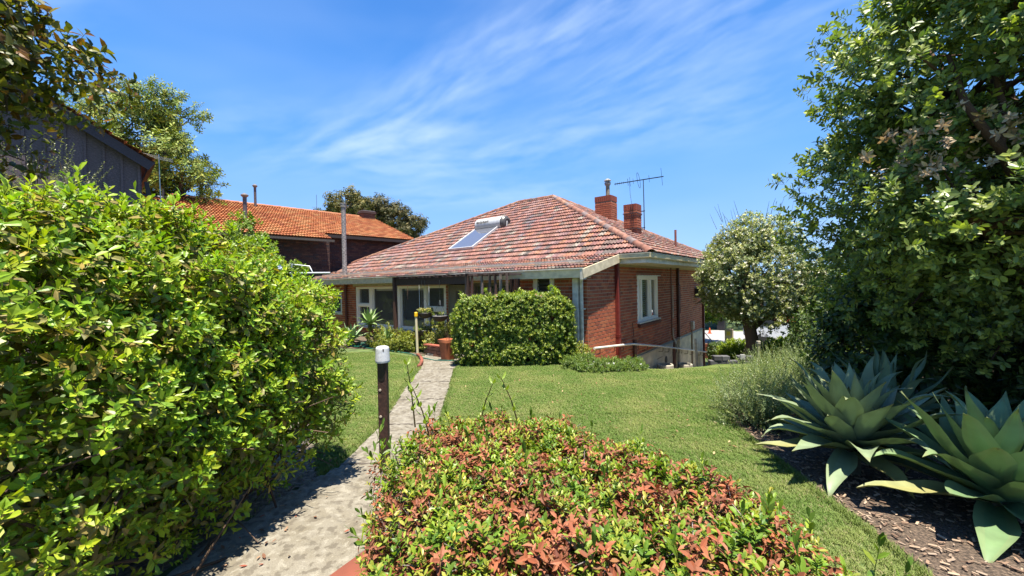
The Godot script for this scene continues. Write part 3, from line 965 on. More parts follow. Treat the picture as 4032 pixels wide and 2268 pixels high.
	# roller blinds and a curtain behind the panes
	g = Geo.new()
	g.box(L(8.05, 1.5, 0.2), Vector3(1.5, 0.12, 0.03), lin(0.55, 0.52, 0.42))
	g.box(L(6.5, 1.5, 0.2), Vector3(1.2, 0.12, 0.03), lin(0.55, 0.52, 0.42))
	obj("blind", g, h, M.cloth)
	window(h, "door", fr, L(4.72, -0.6, 0.08), [[0, 0.1, 0, 2.2], [0.82, 0.92, 0, 2.2], [0.1, 0.82, 2.12, 2.2], [0.1, 0.3, 0, 2.12], [0.66, 0.82, 0, 2.12], [0.3, 0.66, 0, 0.9], [0.3, 0.66, 2.02, 2.12]], [[0.3, 0.66, 0.9, 2.02]], lin(0.2, 0.18, 0.14), 0.08, M.glass)
	window(h, "window", fr, L(3.7, 0.5, 0.1), [[0, 0.06, 0, 1.14], [1.44, 1.5, 0, 1.14], [0.06, 1.44, 0, 0.06], [0.06, 1.44, 1.08, 1.14], [0.5, 0.56, 0.06, 1.08]], [[0.06, 0.5, 0.06, 1.08], [0.56, 1.44, 0.06, 1.08]], lin(0.16, 0.14, 0.11), 0.06, M.glass)
	var lw := window(h, "window", fr, L(1.51, 1.22, 0.02), [[0, 0.12, 0, 0.52], [0.5, 0.62, 0, 0.52], [0.12, 0.5, 0.0, 0.03], [0.12, 0.5, 0.49, 0.52]], [], white, 0.1, M.glass)
	for i in 5:
		g = Geo.new()
		g.box(L(1.20, 1.29 + i * 0.098, 0.04), Vector3(0.38, 0.1, 0.008), lin(0.16, 0.16, 0.13), Basis(Vector3.RIGHT, 0.65))
		obj("slat", g, lw, M.gloss)
	g = Geo.new()
	g.box(L(1.2, 1.205, -0.03), Vector3(0.75, 0.035, 0.14), white)
	obj("sill", g, lw, M.paint)
	window(h, "window", fr, L(12.05, 0.5, 0.05), [[0, 0.1, 0, 0.88], [1.0, 1.1, 0, 0.88], [0.1, 1.0, 0, 0.08], [0.1, 1.0, 0.76, 0.88]], [[0.1, 1.0, 0.08, 0.76]], lin(0.55, 0.55, 0.52), 0.1, M.glass)
	g = Geo.new()
	g.tube([L(10.5, 1.7, -0.08), L(10.5, -0.3, -0.08)], [0.045, 0.045], 8, lin(0.16, 0.05, 0.035))
	obj("downpipe", g, h, M.paint)
	# the side window, its brick sill and slatted blind
	var sw := window(h, "window", sd, L(0.03, 0.37, 3.16), [[0, 0.1, 0.08, 1.3], [1.74, 1.84, 0.08, 1.3], [0, 1.84, 0.0, 0.08], [0, 1.84, 1.3, 1.39], [0.28, 0.38, 0.08, 1.3], [1.1, 1.22, 0.08, 1.3]], [[0.1, 0.28, 0.08, 1.3], [0.38, 1.1, 0.08, 1.3], [1.22, 1.74, 0.08, 1.3]], white, 0.1, M.glass)
	g = Geo.new()
	g.box(L(-0.03, 1.77, 4.12), Vector3(0.08, 0.035, 2.1), white)
	obj("head_board", g, sw, M.paint)
	g = Geo.new()
	g.box(L(-0.04, 0.36, 4.08), Vector3(0.12, 0.04, 1.95), lin(0.66, 0.66, 0.64), Basis(Vector3.BACK, -0.1))
	obj("sill", g, sw, M.paint)
	for i in 23:
		g = Geo.new()
		g.box(L(-0.03, 0.28, 3.2 + i * 0.083), Vector3(0.14, 0.1, 0.074), vary(lin(0.17, 0.06, 0.045), 0.2), Basis(Vector3.BACK, -0.35))
		obj("sill_brick", g, sw, M.brick)
	for i in 18:
		g = Geo.new()
		g.box(L(0.16, 0.5 + i * 0.068, 3.9), Vector3(0.05, 0.004, 0.72), lin(0.2, 0.24, 0.23), Basis(Vector3.BACK, 0.6))
		obj("slat", g, sw, M.paint)
	# ---- chimneys
	var chims := [[0.77, 1.24, 5.3, 5.78, 3.2, 4.3], [2.45, 3.18, 7.0, 7.6, 4.0, 5.14]]
	for q in chims:
		g = Geo.new()
		g.box(L((q[0] + q[1]) * 0.5, (q[4] + q[5]) * 0.5 - 0.3, (q[2] + q[3]) * 0.5), Vector3(q[1] - q[0] - 0.02, q[5] - q[4] + 0.58, q[3] - q[2] - 0.02), lin(0.3, 0.2, 0.14))
		var ch := obj("chimney", g, h, M.mortar)
		var cc := [lin(0.5, 0.14, 0.065), lin(0.45, 0.12, 0.06), lin(0.55, 0.165, 0.08)]
		var nb := [0]
		var top: float = q[5]
		for f in 2:
			var list := courses(q[0] if f == 0 else q[2], q[1] if f == 0 else q[3], q[4] - 0.4, top - 0.2, [])
			if f == 0: lay(ch, list, func(u, y): return L(u, y, q[2] + 0.004), fr, bm, bw, cc, func(_u, _y): return false, nb)
			else: lay(ch, list, func(u, y): return L(q[0] + 0.004, y, u), sd, bm, bw, cc, func(_u, _y): return false, nb)
		# a soldier course at the top
		g = Geo.new()
		var nsb := int((q[1] - q[0]) / 0.086)
		for i in nsb: g.box(L(q[0] + (i + 0.5) * (q[1] - q[0]) / nsb, top - 0.085, q[2] + 0.05), Vector3((q[1] - q[0]) / nsb - 0.009, 0.225, 0.12), vary(lin(0.34, 0.08, 0.045), 0.15))
		nsb = int((q[3] - q[2]) / 0.086)
		for i in nsb: g.box(L(q[0] + 0.052, top - 0.0855, q[2] + 0.1 + (i + 0.5) * (q[3] - q[2] - 0.1) / nsb), Vector3(0.12, 0.224, (q[3] - q[2] - 0.1) / nsb - 0.009), vary(lin(0.34, 0.08, 0.045), 0.15))
		g.box(L((q[0] + q[1]) * 0.5, top - 0.02, (q[2] + q[3]) * 0.5 + 0.05), Vector3(q[1] - q[0] - 0.14, 0.06, q[3] - q[2] - 0.2), lin(0.3, 0.26, 0.22))
		obj("brick_capping", g, ch, M.brick, "stuff")
		if q == chims[0]:
			g = Geo.new()
			for y in [3.45, 4.0]: g.bar(L(q[0] - 0.02, y, q[2] - 0.02), L(q[1] + 0.02, y, q[2] - 0.02), 0.02, 0.03, lin(0.1, 0.05, 0.035))
			for y in [3.45, 4.0]: g.bar(L(q[0] - 0.02, y, q[2] - 0.02), L(q[0] - 0.02, y, q[3] + 0.02), 0.02, 0.03, lin(0.1, 0.05, 0.035))
			for a in [0.9, 0.97]: g.tube([L(a, 4.3, q[2] - 0.025), L(a - 0.03, 3.8, q[2] - 0.025), L(a + 0.02, 3.1, q[2] - 0.025)], [0.009, 0.009, 0.009], 5, lin(0.06, 0.03, 0.025))
			obj("strap", g, ch, M.paint)
		else:
			g = Geo.new()
			g.tube([L(2.72, 5.05, 7.3), L(2.72, 5.62, 7.3)], [0.085, 0.08], 12, lin(0.5, 0.42, 0.3))
			g.lathe([[0.08, 0.0], [0.12, 0.05], [0.13, 0.14], [0.09, 0.16], [0.09, 0.2], [0.15, 0.21], [0.13, 0.25], [0.05, 0.3], [0.001, 0.31]], 14, lin(0.5, 0.5, 0.5), L(2.72, 5.62, 7.3))
			obj("flue", g, ch, M.rust)
	# ---- pipes through the roof
	g = Geo.new()
	g.tube([L(11.03, 1.95, 0.2), L(11.03, 2.9, 0.2), L(11.02, 4.9, 0.2)], [0.095, 0.09, 0.088], 14, lin(0.55, 0.49, 0.47))
	g.lathe([[0.088, 0.0], [0.11, 0.0], [0.11, 0.12], [0.12, 0.12], [0.12, 0.16], [0.001, 0.17]], 14, lin(0.5, 0.46, 0.42), L(11.02, 4.86, 0.2))
	obj("flue", g, h, M.rust)
	g = Geo.new()
	g.tube([L(0.0, 2.7, 7.22), L(0.0, 3.5, 7.22)], [0.04, 0.04], 10, lin(0.36, 0.12, 0.075))
	obj("vent_pipe", g, h, M.paint)
func from_house(called: String, label: String, category: String, a: float, y: float, s: float, group := "") -> Node3D:
	return thing(called, label, category, glob(a, y, s), deg_to_rad(-YAW), group)

func house_things() -> void:
	var dark := lin(0.085, 0.045, 0.035)
	var worn := lin(0.20, 0.13, 0.11)
	# ---- pergola against the front wall
	var p := from_house("pergola", "weathered dark brown timber pergola with batten top against the house front", "pergola", 5.7, 0, -1.2)
	var g := Geo.new()
	g.bar(Vector3(0, -0.35, 0), Vector3(-0.02, 1.86, 0), 0.1, 0.1, lin(0.13, 0.06, 0.045), Vector3.UP, 0.006)
	obj("post", g, p, M.wood)
	g = Geo.new()
	g.bar(Vector3(3.0, -0.35, 0), Vector3(3.0, 1.86, 0), 0.09, 0.09, dark, Vector3.UP, 0.006)
	obj("post", g, p, M.wood)
	g = Geo.new()
	g.bar(Vector3(0.06, 1.715, 0.0), Vector3(2.95, 1.715, 0.0), 0.05, 0.19, dark)
	obj("beam", g, p, M.wood)
	g = Geo.new()
	g.bar(Vector3(-0.25, 1.885, 0.06), Vector3(3.05, 1.905, 0.02), 0.16, 0.018, lin(0.32, 0.25, 0.23))
	obj("capping_board", g, p, M.wood)
	for i in 26:
		g = Geo.new()
		var x := 0.1 + i * 0.162 + rf(-0.03, 0.03)
		var drop := rf(-0.015, 0.015)
		g.bar(Vector3(x, 1.845 + drop, 0.12), Vector3(x + rf(-0.02, 0.02), 1.83 + drop, -0.68), rf(0.04, 0.06), 0.045, vary(worn if i % 3 else dark, 0.3))
		obj("batten", g, p, M.wood)
	# open screen of uprights at its right end
	var sc := from_house("timber_screen", "brown timber screen of spaced uprights above the clipped green hedge", "screen", 2.72, 0, -1.22)
	var ups := [0.0, 0.19, 0.53, 0.78, 0.96, 1.12, 1.31]
	for i in ups.size():
		g = Geo.new()
		g.bar(Vector3(ups[i], 1.28, 0), Vector3(ups[i] + rf(-0.01, 0.01), 1.86, 0), 0.052, 0.04, vary([worn, lin(0.16, 0.08, 0.065), lin(0.3, 0.24, 0.22)][i % 3], 0.2))
		obj("upright", g, sc, M.wood)
	g = Geo.new()
	g.bar(Vector3(-0.05, 1.335, 0.025), Vector3(1.38, 1.375, 0.025), 0.03, 0.05, lin(0.19, 0.1, 0.08))
	obj("bottom_rail", g, sc, M.wood)
	g = Geo.new()
	g.bar(Vector3(-0.05, 1.85, -0.03), Vector3(1.35, 1.82, -0.03), 0.03, 0.07, dark)
	obj("top_rail", g, sc, M.wood)
	var sc2 := from_house("slatted_screen", "narrow dark brown slatted screen between the timber screen and brick wall", "screen", 1.86, 0, -0.55)
	for i in 5:
		g = Geo.new()
		g.bar(Vector3(0.03 + i * 0.065, 1.1, 0), Vector3(0.03 + i * 0.065, 1.72, 0), 0.038, 0.03, vary(lin(0.06, 0.025, 0.02), 0.3))
		obj("slat", g, sc2, M.wood)
	g = Geo.new()
	g.bar(Vector3(-0.02, 1.15, -0.03), Vector3(0.36, 1.15, -0.03), 0.03, 0.05, dark)
	obj("rail", g, sc2, M.wood)
	# ---- hanging baskets
	var bl := sprig(9, 0.06, 0.035, 0.05, 0.7, [lin(0.2, 0.25, 0.06), lin(0.3, 0.32, 0.08), lin(0.15, 0.2, 0.05)], M.leaf)
	var fl := sprig(5, 0.04, 0.035, 0.03, 0.9, [lin(0.6, 0.5, 0.12), lin(0.6, 0.55, 0.3)], M.leaf)
	var bs := [["basket of small yellow blooms, hung highest of the three", 4.28, 0.84, -1.25, 0.2, true], ["basket of pale green leaves, hung lowest behind the white stake", 4.42, 0.36, -1.25, 0.24, false], ["nearly bare dark basket, hung beside the clipped hedge", 3.68, 0.78, -1.25, 0.2, false]]
	for i in 3:
		var q: Array = bs[i]
		var r: float = q[4]
		var b := from_house("hanging_basket", q[0], "hanging basket", q[1], q[2], q[3], "baskets hanging from the pergola")
		g = Geo.new()
		var prof := []
		for k in 9: prof.append([r * sin(PI * 0.5 * k / 8.0) + 0.001, -r * 0.75 * cos(PI * 0.5 * k / 8.0)])
		prof.append([r * 0.9, 0.0]); prof.append([r * 0.85, -0.04]); prof.append([0.001, -0.04])
		g.lathe(prof, 18, lin(0.06, 0.045, 0.035))
		obj("bowl", g, b, M.cloth)
		g = Geo.new()
		var ring := []
		var rr := []
		for k in 19: ring.append(Vector3(cos(TAU * k / 18.0) * r, 0.01, sin(TAU * k / 18.0) * r)); rr.append(0.008)
		g.tube(ring, rr, 5, lin(0.35, 0.35, 0.36) if i == 2 else lin(0.1, 0.1, 0.1), false)
		obj("rim", g, b, M.plastic)
		g = Geo.new()
		var top := Vector3(0, 0.42 if i != 1 else 0.3, 0)
		for k in 3: g.tube([Vector3(cos(TAU * k / 3.0 + 0.5) * r, 0.01, sin(TAU * k / 3.0 + 0.5) * r), top], [0.004, 0.004], 4, lin(0.3, 0.3, 0.3))
		g.tube([top, Vector3(0, 1.74 - q[2], 0)], [0.004, 0.004], 4, lin(0.3, 0.28, 0.25))
		if i == 2: g.box(top + Vector3(0, -0.06, 0), Vector3(0.03, 0.12, 0.02), lin(0.8, 0.8, 0.8))
		obj("hanger", g, b, M.metal)
		var xf := []
		var tint := []
		for k in [60, 55, 14][i]:
			var an := rf(0, TAU)
			var ra := r * sqrt(rng.randf())
			xf.append(Transform3D(frame_to(Vector3(cos(an) * 0.5, 1, sin(an) * 0.5).normalized(), rf(0, TAU)).scaled(Vector3.ONE * rf(0.7, 1.1)), Vector3(cos(an) * ra, rf(0.0, 0.06), sin(an) * ra)))
			tint.append(vary(Color.WHITE, 0.2))
		many("foliage", bl, b, xf, tint)
		if q[5]:
			xf = []
			for k in 45:
				var an := rf(0, TAU)
				var ra := r * 1.05 * sqrt(rng.randf())
				xf.append(Transform3D(frame_to(Vector3(cos(an) * 0.5, 1, sin(an) * 0.5).normalized(), rf(0, TAU)), Vector3(cos(an) * ra, rf(0.04, 0.12), sin(an) * ra)))
			many("blossom", fl, b, xf, [])
	# cords and a bird feeder hanging from the beam
	for q in [[4.72, 1.78, 0.75, "white cord hanging straight down from the pergola beam", 0.006, lin(0.7, 0.7, 0.7)], [5.25, 1.72, 1.25, "short brown wire hook hanging at the left of the pergola beam", 0.007, lin(0.16, 0.09, 0.05)], [4.3, 1.72, 1.1, "short white pull cord with a white toggle under the pergola", 0.006, lin(0.75, 0.75, 0.75)]]:
		var t := from_house("hanging_line", q[3], "cord", q[0], 0, -1.1, "cords hanging under the pergola")
		g = Geo.new()
		g.tube([Vector3(0, q[1], 0), Vector3(0.012, (q[1] + q[2]) * 0.5, 0), Vector3(0.0, q[2], 0)], [q[4], q[4], q[4]], 5, q[5])
		obj("cord", g, t, M.cloth)
		g = Geo.new()
		g.lathe([[0.001, 0.0], [0.015, 0.01], [0.012, 0.07], [0.001, 0.08]], 8, q[5], Vector3(0, q[2] - 0.06, 0))
		obj("toggle", g, t, M.plastic)
	# ---- white stake with a yellow cap by the bed
	var st := from_house("garden_stake", "tall cream plastic stake with bright yellow cap beside the path", "stake", 4.28, -0.27, -1.55)
	g = Geo.new()
	g.tube([Vector3.ZERO, Vector3(-0.03, 1.08, 0)], [0.036, 0.034], 12, lin(0.62, 0.56, 0.36))
	obj("pole", g, st, M.plastic)
	g = Geo.new()
	g.lathe([[0.045, 0.0], [0.048, 0.02], [0.046, 0.11], [0.03, 0.125], [0.001, 0.13]], 14, lin(0.85, 0.5, 0.01), Vector3(-0.03, 1.03, 0))
	obj("cap", g, st, M.plastic)
	# ---- solar hot water unit on the roof
	var sh := from_house("solar_water_heater", "rooftop solar water heater with silver tank above a blue glass collector", "water heater", 6.7, 3.0, 3.4)
	var fx := Vector3.RIGHT
	var fd := Vector3(0, 3.13, -5.2).normalized()
	var fn := fx.cross(fd).normalized()
	var pb := Basis(fx, fn, -fd)
	var c0 := Vector3(-0.05, 0.50, 0.0)
	g = Geo.new()
	for e in [[Vector3(-0.64, 0, 0), Vector3(0.04, 0.1, 1.95)], [Vector3(0.64, 0, 0), Vector3(0.04, 0.1, 1.95)], [Vector3(0, 0, 0.955), Vector3(1.24, 0.1, 0.04)], [Vector3(0, 0, -0.955), Vector3(1.24, 0.1, 0.04)]]:
		g.box(c0 + pb * e[0], e[1], lin(0.62, 0.63, 0.64), pb, 0.006)
	g.box(c0 + pb * Vector3(0, -0.02, 0), Vector3(1.24, 0.03, 1.87), lin(0.1, 0.1, 0.11), pb)
	obj("collector_frame", g, sh, M.steel)
	g = Geo.new()
	g.box(c0 + pb * Vector3(0, 0.025, 0), Vector3(1.235, 0.012, 1.865), lin(0.11, 0.115, 0.13), pb)
	obj("collector_glass", g, sh, M.solar)
	var tb := Basis(Vector3.BACK, -PI * 0.5)             # lathe axis along the roof
	var tc := Vector3(0.1, 1.11, -0.95)
	g = Geo.new()
	g.lathe([[0.285, -0.76], [0.295, -0.74], [0.295, 0.62], [0.285, 0.64]], 40, lin(0.66, 0.66, 0.63), tc, tb)
	obj("tank", g, sh, M.steel)
	g = Geo.new()
	g.lathe([[0.001, -0.83], [0.2, -0.82], [0.27, -0.78], [0.285, -0.76]], 40, lin(0.06, 0.06, 0.06), tc, tb)
	obj("end_cap", g, sh, M.plastic)
	g = Geo.new()
	g.lathe([[0.29, 0.635], [0.297, 0.65], [0.297, 0.72], [0.25, 0.80], [0.16, 0.83], [0.16, 0.81], [0.001, 0.81]], 40, lin(0.085, 0.08, 0.075), tc, tb)
	obj("end_cap", g, sh, M.plastic)
	g = Geo.new()
	g.tube([tc + Vector3(0.83, 0.05, 0.05), tc + Vector3(0.86, -0.1, 0.1), tc + Vector3(0.8, -0.42, 0.16)], [0.02, 0.02, 0.02], 8, lin(0.6, 0.6, 0.6))
	obj("pipe", g, sh, M.steel)
	g = Geo.new()
	g.box(tc + Vector3(0.35, -0.36, 0.05), Vector3(0.9, 0.16, 0.35), lin(0.3, 0.3, 0.3), pb)
	g.box(tc + Vector3(-0.45, -0.36, 0.05), Vector3(0.4, 0.16, 0.35), lin(0.3, 0.3, 0.3), pb)
	obj("cradle", g, sh, M.steel)
	var tx := TextMesh.new()
	var sf := SystemFont.new()
	sf.font_names = PackedStringArray(["Droid Sans"])
	sf.font_weight = 800
	tx.font = sf
	tx.text = "solahart"
	tx.font_size = 32
	tx.pixel_size = 0.0052
	tx.depth = 0.004
	put("lettering", tx, sh, Transform3D(Basis(Vector3.RIGHT, -0.35), tc + Vector3(-0.30, 0.105, 0.287)), flat(lin(0.05, 0.045, 0.04), 0.6))
	g = Geo.new()
	g.lathe([[0.001, 0.0], [0.045, 0.0], [0.045, 0.004], [0.001, 0.005]], 16, lin(0.06, 0.055, 0.05), tc + Vector3(-0.62, 0.105, 0.275), Basis(Vector3.RIGHT, PI * 0.5 - 0.35))
	obj("emblem", g, sh, M.plastic)
	# ---- aerial strapped to the right chimney
	var ae := from_house("tv_aerial", "spiky rooftop aerial on a thin mast strapped to the right chimney", "aerial", 0.69, 3.4, 5.84)
	g = Geo.new()
	g.tube([Vector3(0, 0.02, 0), Vector3(0, 1.0, 0), Vector3(-0.01, 1.84, 0)], [0.017, 0.016, 0.014], 8, lin(0.13, 0.12, 0.13))
	obj("mast", g, ae, M.metal)
	g = Geo.new()
	var bo := func(x: float) -> Vector3: return Vector3(x, 1.845 - 0.02 * (x - 0.0), 0)
	g.bar(bo.call(-1.1), bo.call(0.7), 0.028, 0.028, lin(0.05, 0.045, 0.045))
	obj("boom", g, ae, M.metal)
	for e in [[0.64, 0.31, 0.006], [0.2, 0.13, 0.006], [-0.58, 0.13, 0.008], [-0.5, 0.17, 0.006], [-0.38, 0.1, 0.006], [-0.75, 0.05, 0.005], [-0.82, 0.05, 0.005], [-0.9, 0.05, 0.005], [-0.98, 0.05, 0.005], [-1.07, 0.06, 0.005]]:
		g = Geo.new()
		var c: Vector3 = bo.call(e[0])
		var tl := -0.08 if e[0] > -0.7 else 0.0
		g.tube([c + Vector3(-tl * e[1], -e[1], 0), c + Vector3(tl * e[1], e[1], 0)], [e[2], e[2]], 5, lin(0.06, 0.055, 0.06))
		obj("element", g, ae, M.metal)
	g = Geo.new()
	var lp := []
	var lr := []
	for k in 25:
		var an := TAU * k / 24.0
		lp.append(bo.call(-0.18) + Vector3(0.045 * cos(an) + sin(an) * -0.045, 0.29 * sin(an), 0)); lr.append(0.007)
	g.tube(lp, lr, 5, lin(0.12, 0.115, 0.12), false)
	obj("folded_dipole", g, ae, M.metal)
	g = Geo.new()
	g.tube([bo.call(-0.52), Vector3(-0.5, 1.4, 0), Vector3(-0.43, 0.9, 0)], [0.006, 0.006, 0.006], 4, lin(0.08, 0.08, 0.09))
	obj("cable", g, ae, M.plastic)
	g = Geo.new()
	for y in [0.12, 0.72]: g.bar(Vector3(-0.14, y, -0.02), Vector3(0.03, y, 0), 0.02, 0.03, lin(0.12, 0.08, 0.07))
	obj("clamp", g, ae, M.metal)
	# ---- hose coil on the lawn edge
	var ho := from_house("garden_hose", "coiled dark green garden hose lying on the grass edge below the agaves", "hose", 6.9, 0, -1.55)
	var gy0 := ground_y(ho.position.x, ho.position.z)
	ho.position.y = gy0
	for k in 6:
		g = Geo.new()
		var pts := []
		var rads := []
		var ra := rf(0.3, 0.42)
		var ox := rf(-0.06, 0.06)
		var oz := rf(-0.04, 0.04)
		for i in 25:
			var an := TAU * i / 24.0 * 0.97 + k
			pts.append(Vector3(cos(an) * ra * 1.25 + ox, 0.03 + k * 0.014 + 0.012 * sin(an * 2.0 + k), sin(an) * ra * 0.8 + oz)); rads.append(0.013)
		g.tube(pts, rads, 6, vary(lin(0.01, 0.085, 0.06), 0.25), false)
		obj("coil", g, ho, M.plastic)
	g = Geo.new()
	var run := []
	var rr2 := []
	for q in [[6.4, -1.8], [5.6, -1.75], [4.9, -1.7], [4.3, -1.72], [3.9, -1.85], [3.5, -1.95], [3.1, -1.98], [2.6, -1.75]]:
		var w := glob(q[0], 0, q[1])
		run.append(ho.transform.affine_inverse() * Vector3(w.x, ground_y(w.x, w.z) + 0.03, w.z)); rr2.append(0.012)
	g.tube(run, rr2, 6, lin(0.03, 0.13, 0.1), false)
	obj("hose_end", g, ho, M.plastic)
	g = Geo.new()
	g.tube([Vector3(-0.25, 0.13, 0.15), Vector3(-0.1, 0.1, 0.3)], [0.018, 0.026], 8, lin(0.55, 0.4, 0.22))
	obj("nozzle", g, ho, M.plastic)
	# ---- low brick garden wall with terracotta capping, and pots by the door
	var gw := from_house("garden_wall", "low brick garden wall with painted red capping at the end of the path", "wall", 3.35, -0.34, -1.55)
	var gm := brick_mesh(lin(0.3, 0.11, 0.07), M.brick)
	for r in 4:
		for i in 4:
			g = Geo.new()
			g.box(Vector3(-0.48 + i * 0.24 + (0.12 if r % 2 else 0.0), 0.05 + r * 0.086, 0), Vector3(0.23, 0.076, 0.11), vary([lin(0.33, 0.2, 0.13), lin(0.4, 0.36, 0.3), lin(0.3, 0.13, 0.08)][(r + i) % 3 if r < 2 else 2], 0.2), Basis.IDENTITY, 0.004)
			obj("brick", g, gw, M.brick)
	for i in 5:
		g = Geo.new()
		g.box(Vector3(-0.48 + i * 0.235, 0.385, 0), Vector3(0.22, 0.04, 0.16), vary(lin(0.36, 0.1, 0.06), 0.15), Basis(Vector3.UP, rf(-0.06, 0.06)), 0.005)
		obj("capping", g, gw, M.brick)
	var pots := [["tall square orange terracotta planter beside the low garden wall", 2.92, -1.72, 0.2, 0.52, true], ["small round terracotta pot behind the orange planter", 2.6, -1.3, 0.14, 0.4, false]]
	for q in pots:
		var w := glob(q[1], 0, q[2])
		var t := from_house("terracotta_pot", q[0], "pot", q[1], ground_y(w.x, w.z), q[2])
		g = Geo.new()
		var r: float = q[3]
		var hh: float = q[4]
		g.lathe([[0.001, 0.0], [r * 0.75, 0.0], [r, hh * 0.85], [r * 1.0, hh * 0.86]], 4 if q[5] else 18, lin(0.42, 0.13, 0.055), Vector3.ZERO, Basis(Vector3.UP, PI * 0.25))
		obj("body", g, t, M.matte)
		g = Geo.new()
		g.lathe([[r * 1.02, hh * 0.85], [r * 1.15, hh * 0.86], [r * 1.15, hh], [r * 0.95, hh], [r * 0.9, hh * 0.93], [0.001, hh * 0.92]], 4 if q[5] else 18, lin(0.5, 0.16, 0.07), Vector3.ZERO, Basis(Vector3.UP, PI * 0.25))
		obj("rim", g, t, M.matte)
		g = Geo.new()
		for k in 4: g.tube([Vector3(rf(-0.06, 0.06), hh * 0.9, rf(-0.06, 0.06)), Vector3(rf(-0.1, 0.1), hh + rf(0.15, 0.45), rf(-0.1, 0.1))], [0.006, 0.003], 4, lin(0.1, 0.07, 0.04))
		obj("dry_stems", g, t, M.bark)
	# ---- concrete rings and a loose pipe at the foot of the side wall
	for q in [["pale concrete ring drain standing beside the loose downpipe", 4.62, -0.34], ["pale concrete ring drain half hidden by the lawn crest", 6.9, -0.36]]:
		var w := glob(q[2], 0, q[1])
		var t := from_house("drain_ring", q[0], "drain", q[2], ground_y(w.x, w.z) + 0.01, q[1], "drain rings along the side wall")
		g = Geo.new()
		g.lathe([[0.24, 0.0], [0.26, 0.06], [0.25, 0.22], [0.23, 0.24], [0.19, 0.235], [0.18, 0.05]], 22, lin(0.50, 0.46, 0.38))
		obj("ring", g, t, M.render)
		g = Geo.new()
		g.lathe([[0.001, 0.052], [0.185, 0.05]], 22, lin(0.03, 0.03, 0.03))
		obj("water", g, t, M.plastic)
	var lp0 := from_house("loose_pipe", "white plastic pipe lying on the side path below the wall", "pipe", -0.3, 0, 2.9)
	lp0.position.y = ground_y(lp0.position.x, lp0.position.z)
	g = Geo.new()
	var pa := lp0.transform.affine_inverse() * (glob(-0.14, -0.98, 2.7))
	var pe := glob(-0.42, 0, 3.75)
	pe.y = ground_y(pe.x, pe.z) + 0.06
	g.tube([pa, lp0.transform.affine_inverse() * pe], [0.06, 0.05], 10, lin(0.55, 0.5, 0.42))
	obj("pipe", g, lp0, M.plastic)
	# ---- white stakes
	var w1 := from_house("marker_post", "white painted post standing by the side path in front of the corner downpipe", "post", -0.9, -1.75, 6.2)
	g = Geo.new()
	g.bar(Vector3(0.04, 0, 0), Vector3(-0.01, 1.22, 0), 0.07, 0.07, lin(0.70, 0.66, 0.54), Vector3.UP, 0.008)
	obj("shaft", g, w1, M.paint)
	g = Geo.new()
	g.bar(Vector3(-0.01, 1.2, 0), Vector3(-0.012, 1.34, 0), 0.08, 0.08, lin(0.78, 0.76, 0.7), Vector3.UP, 0.01)
	obj("cap", g, w1, M.paint)

func flat(c: Color, rough: float) -> StandardMaterial3D:
	var m := StandardMaterial3D.new()
	m.albedo_color = c.linear_to_srgb()
	m.roughness = rough
	return m

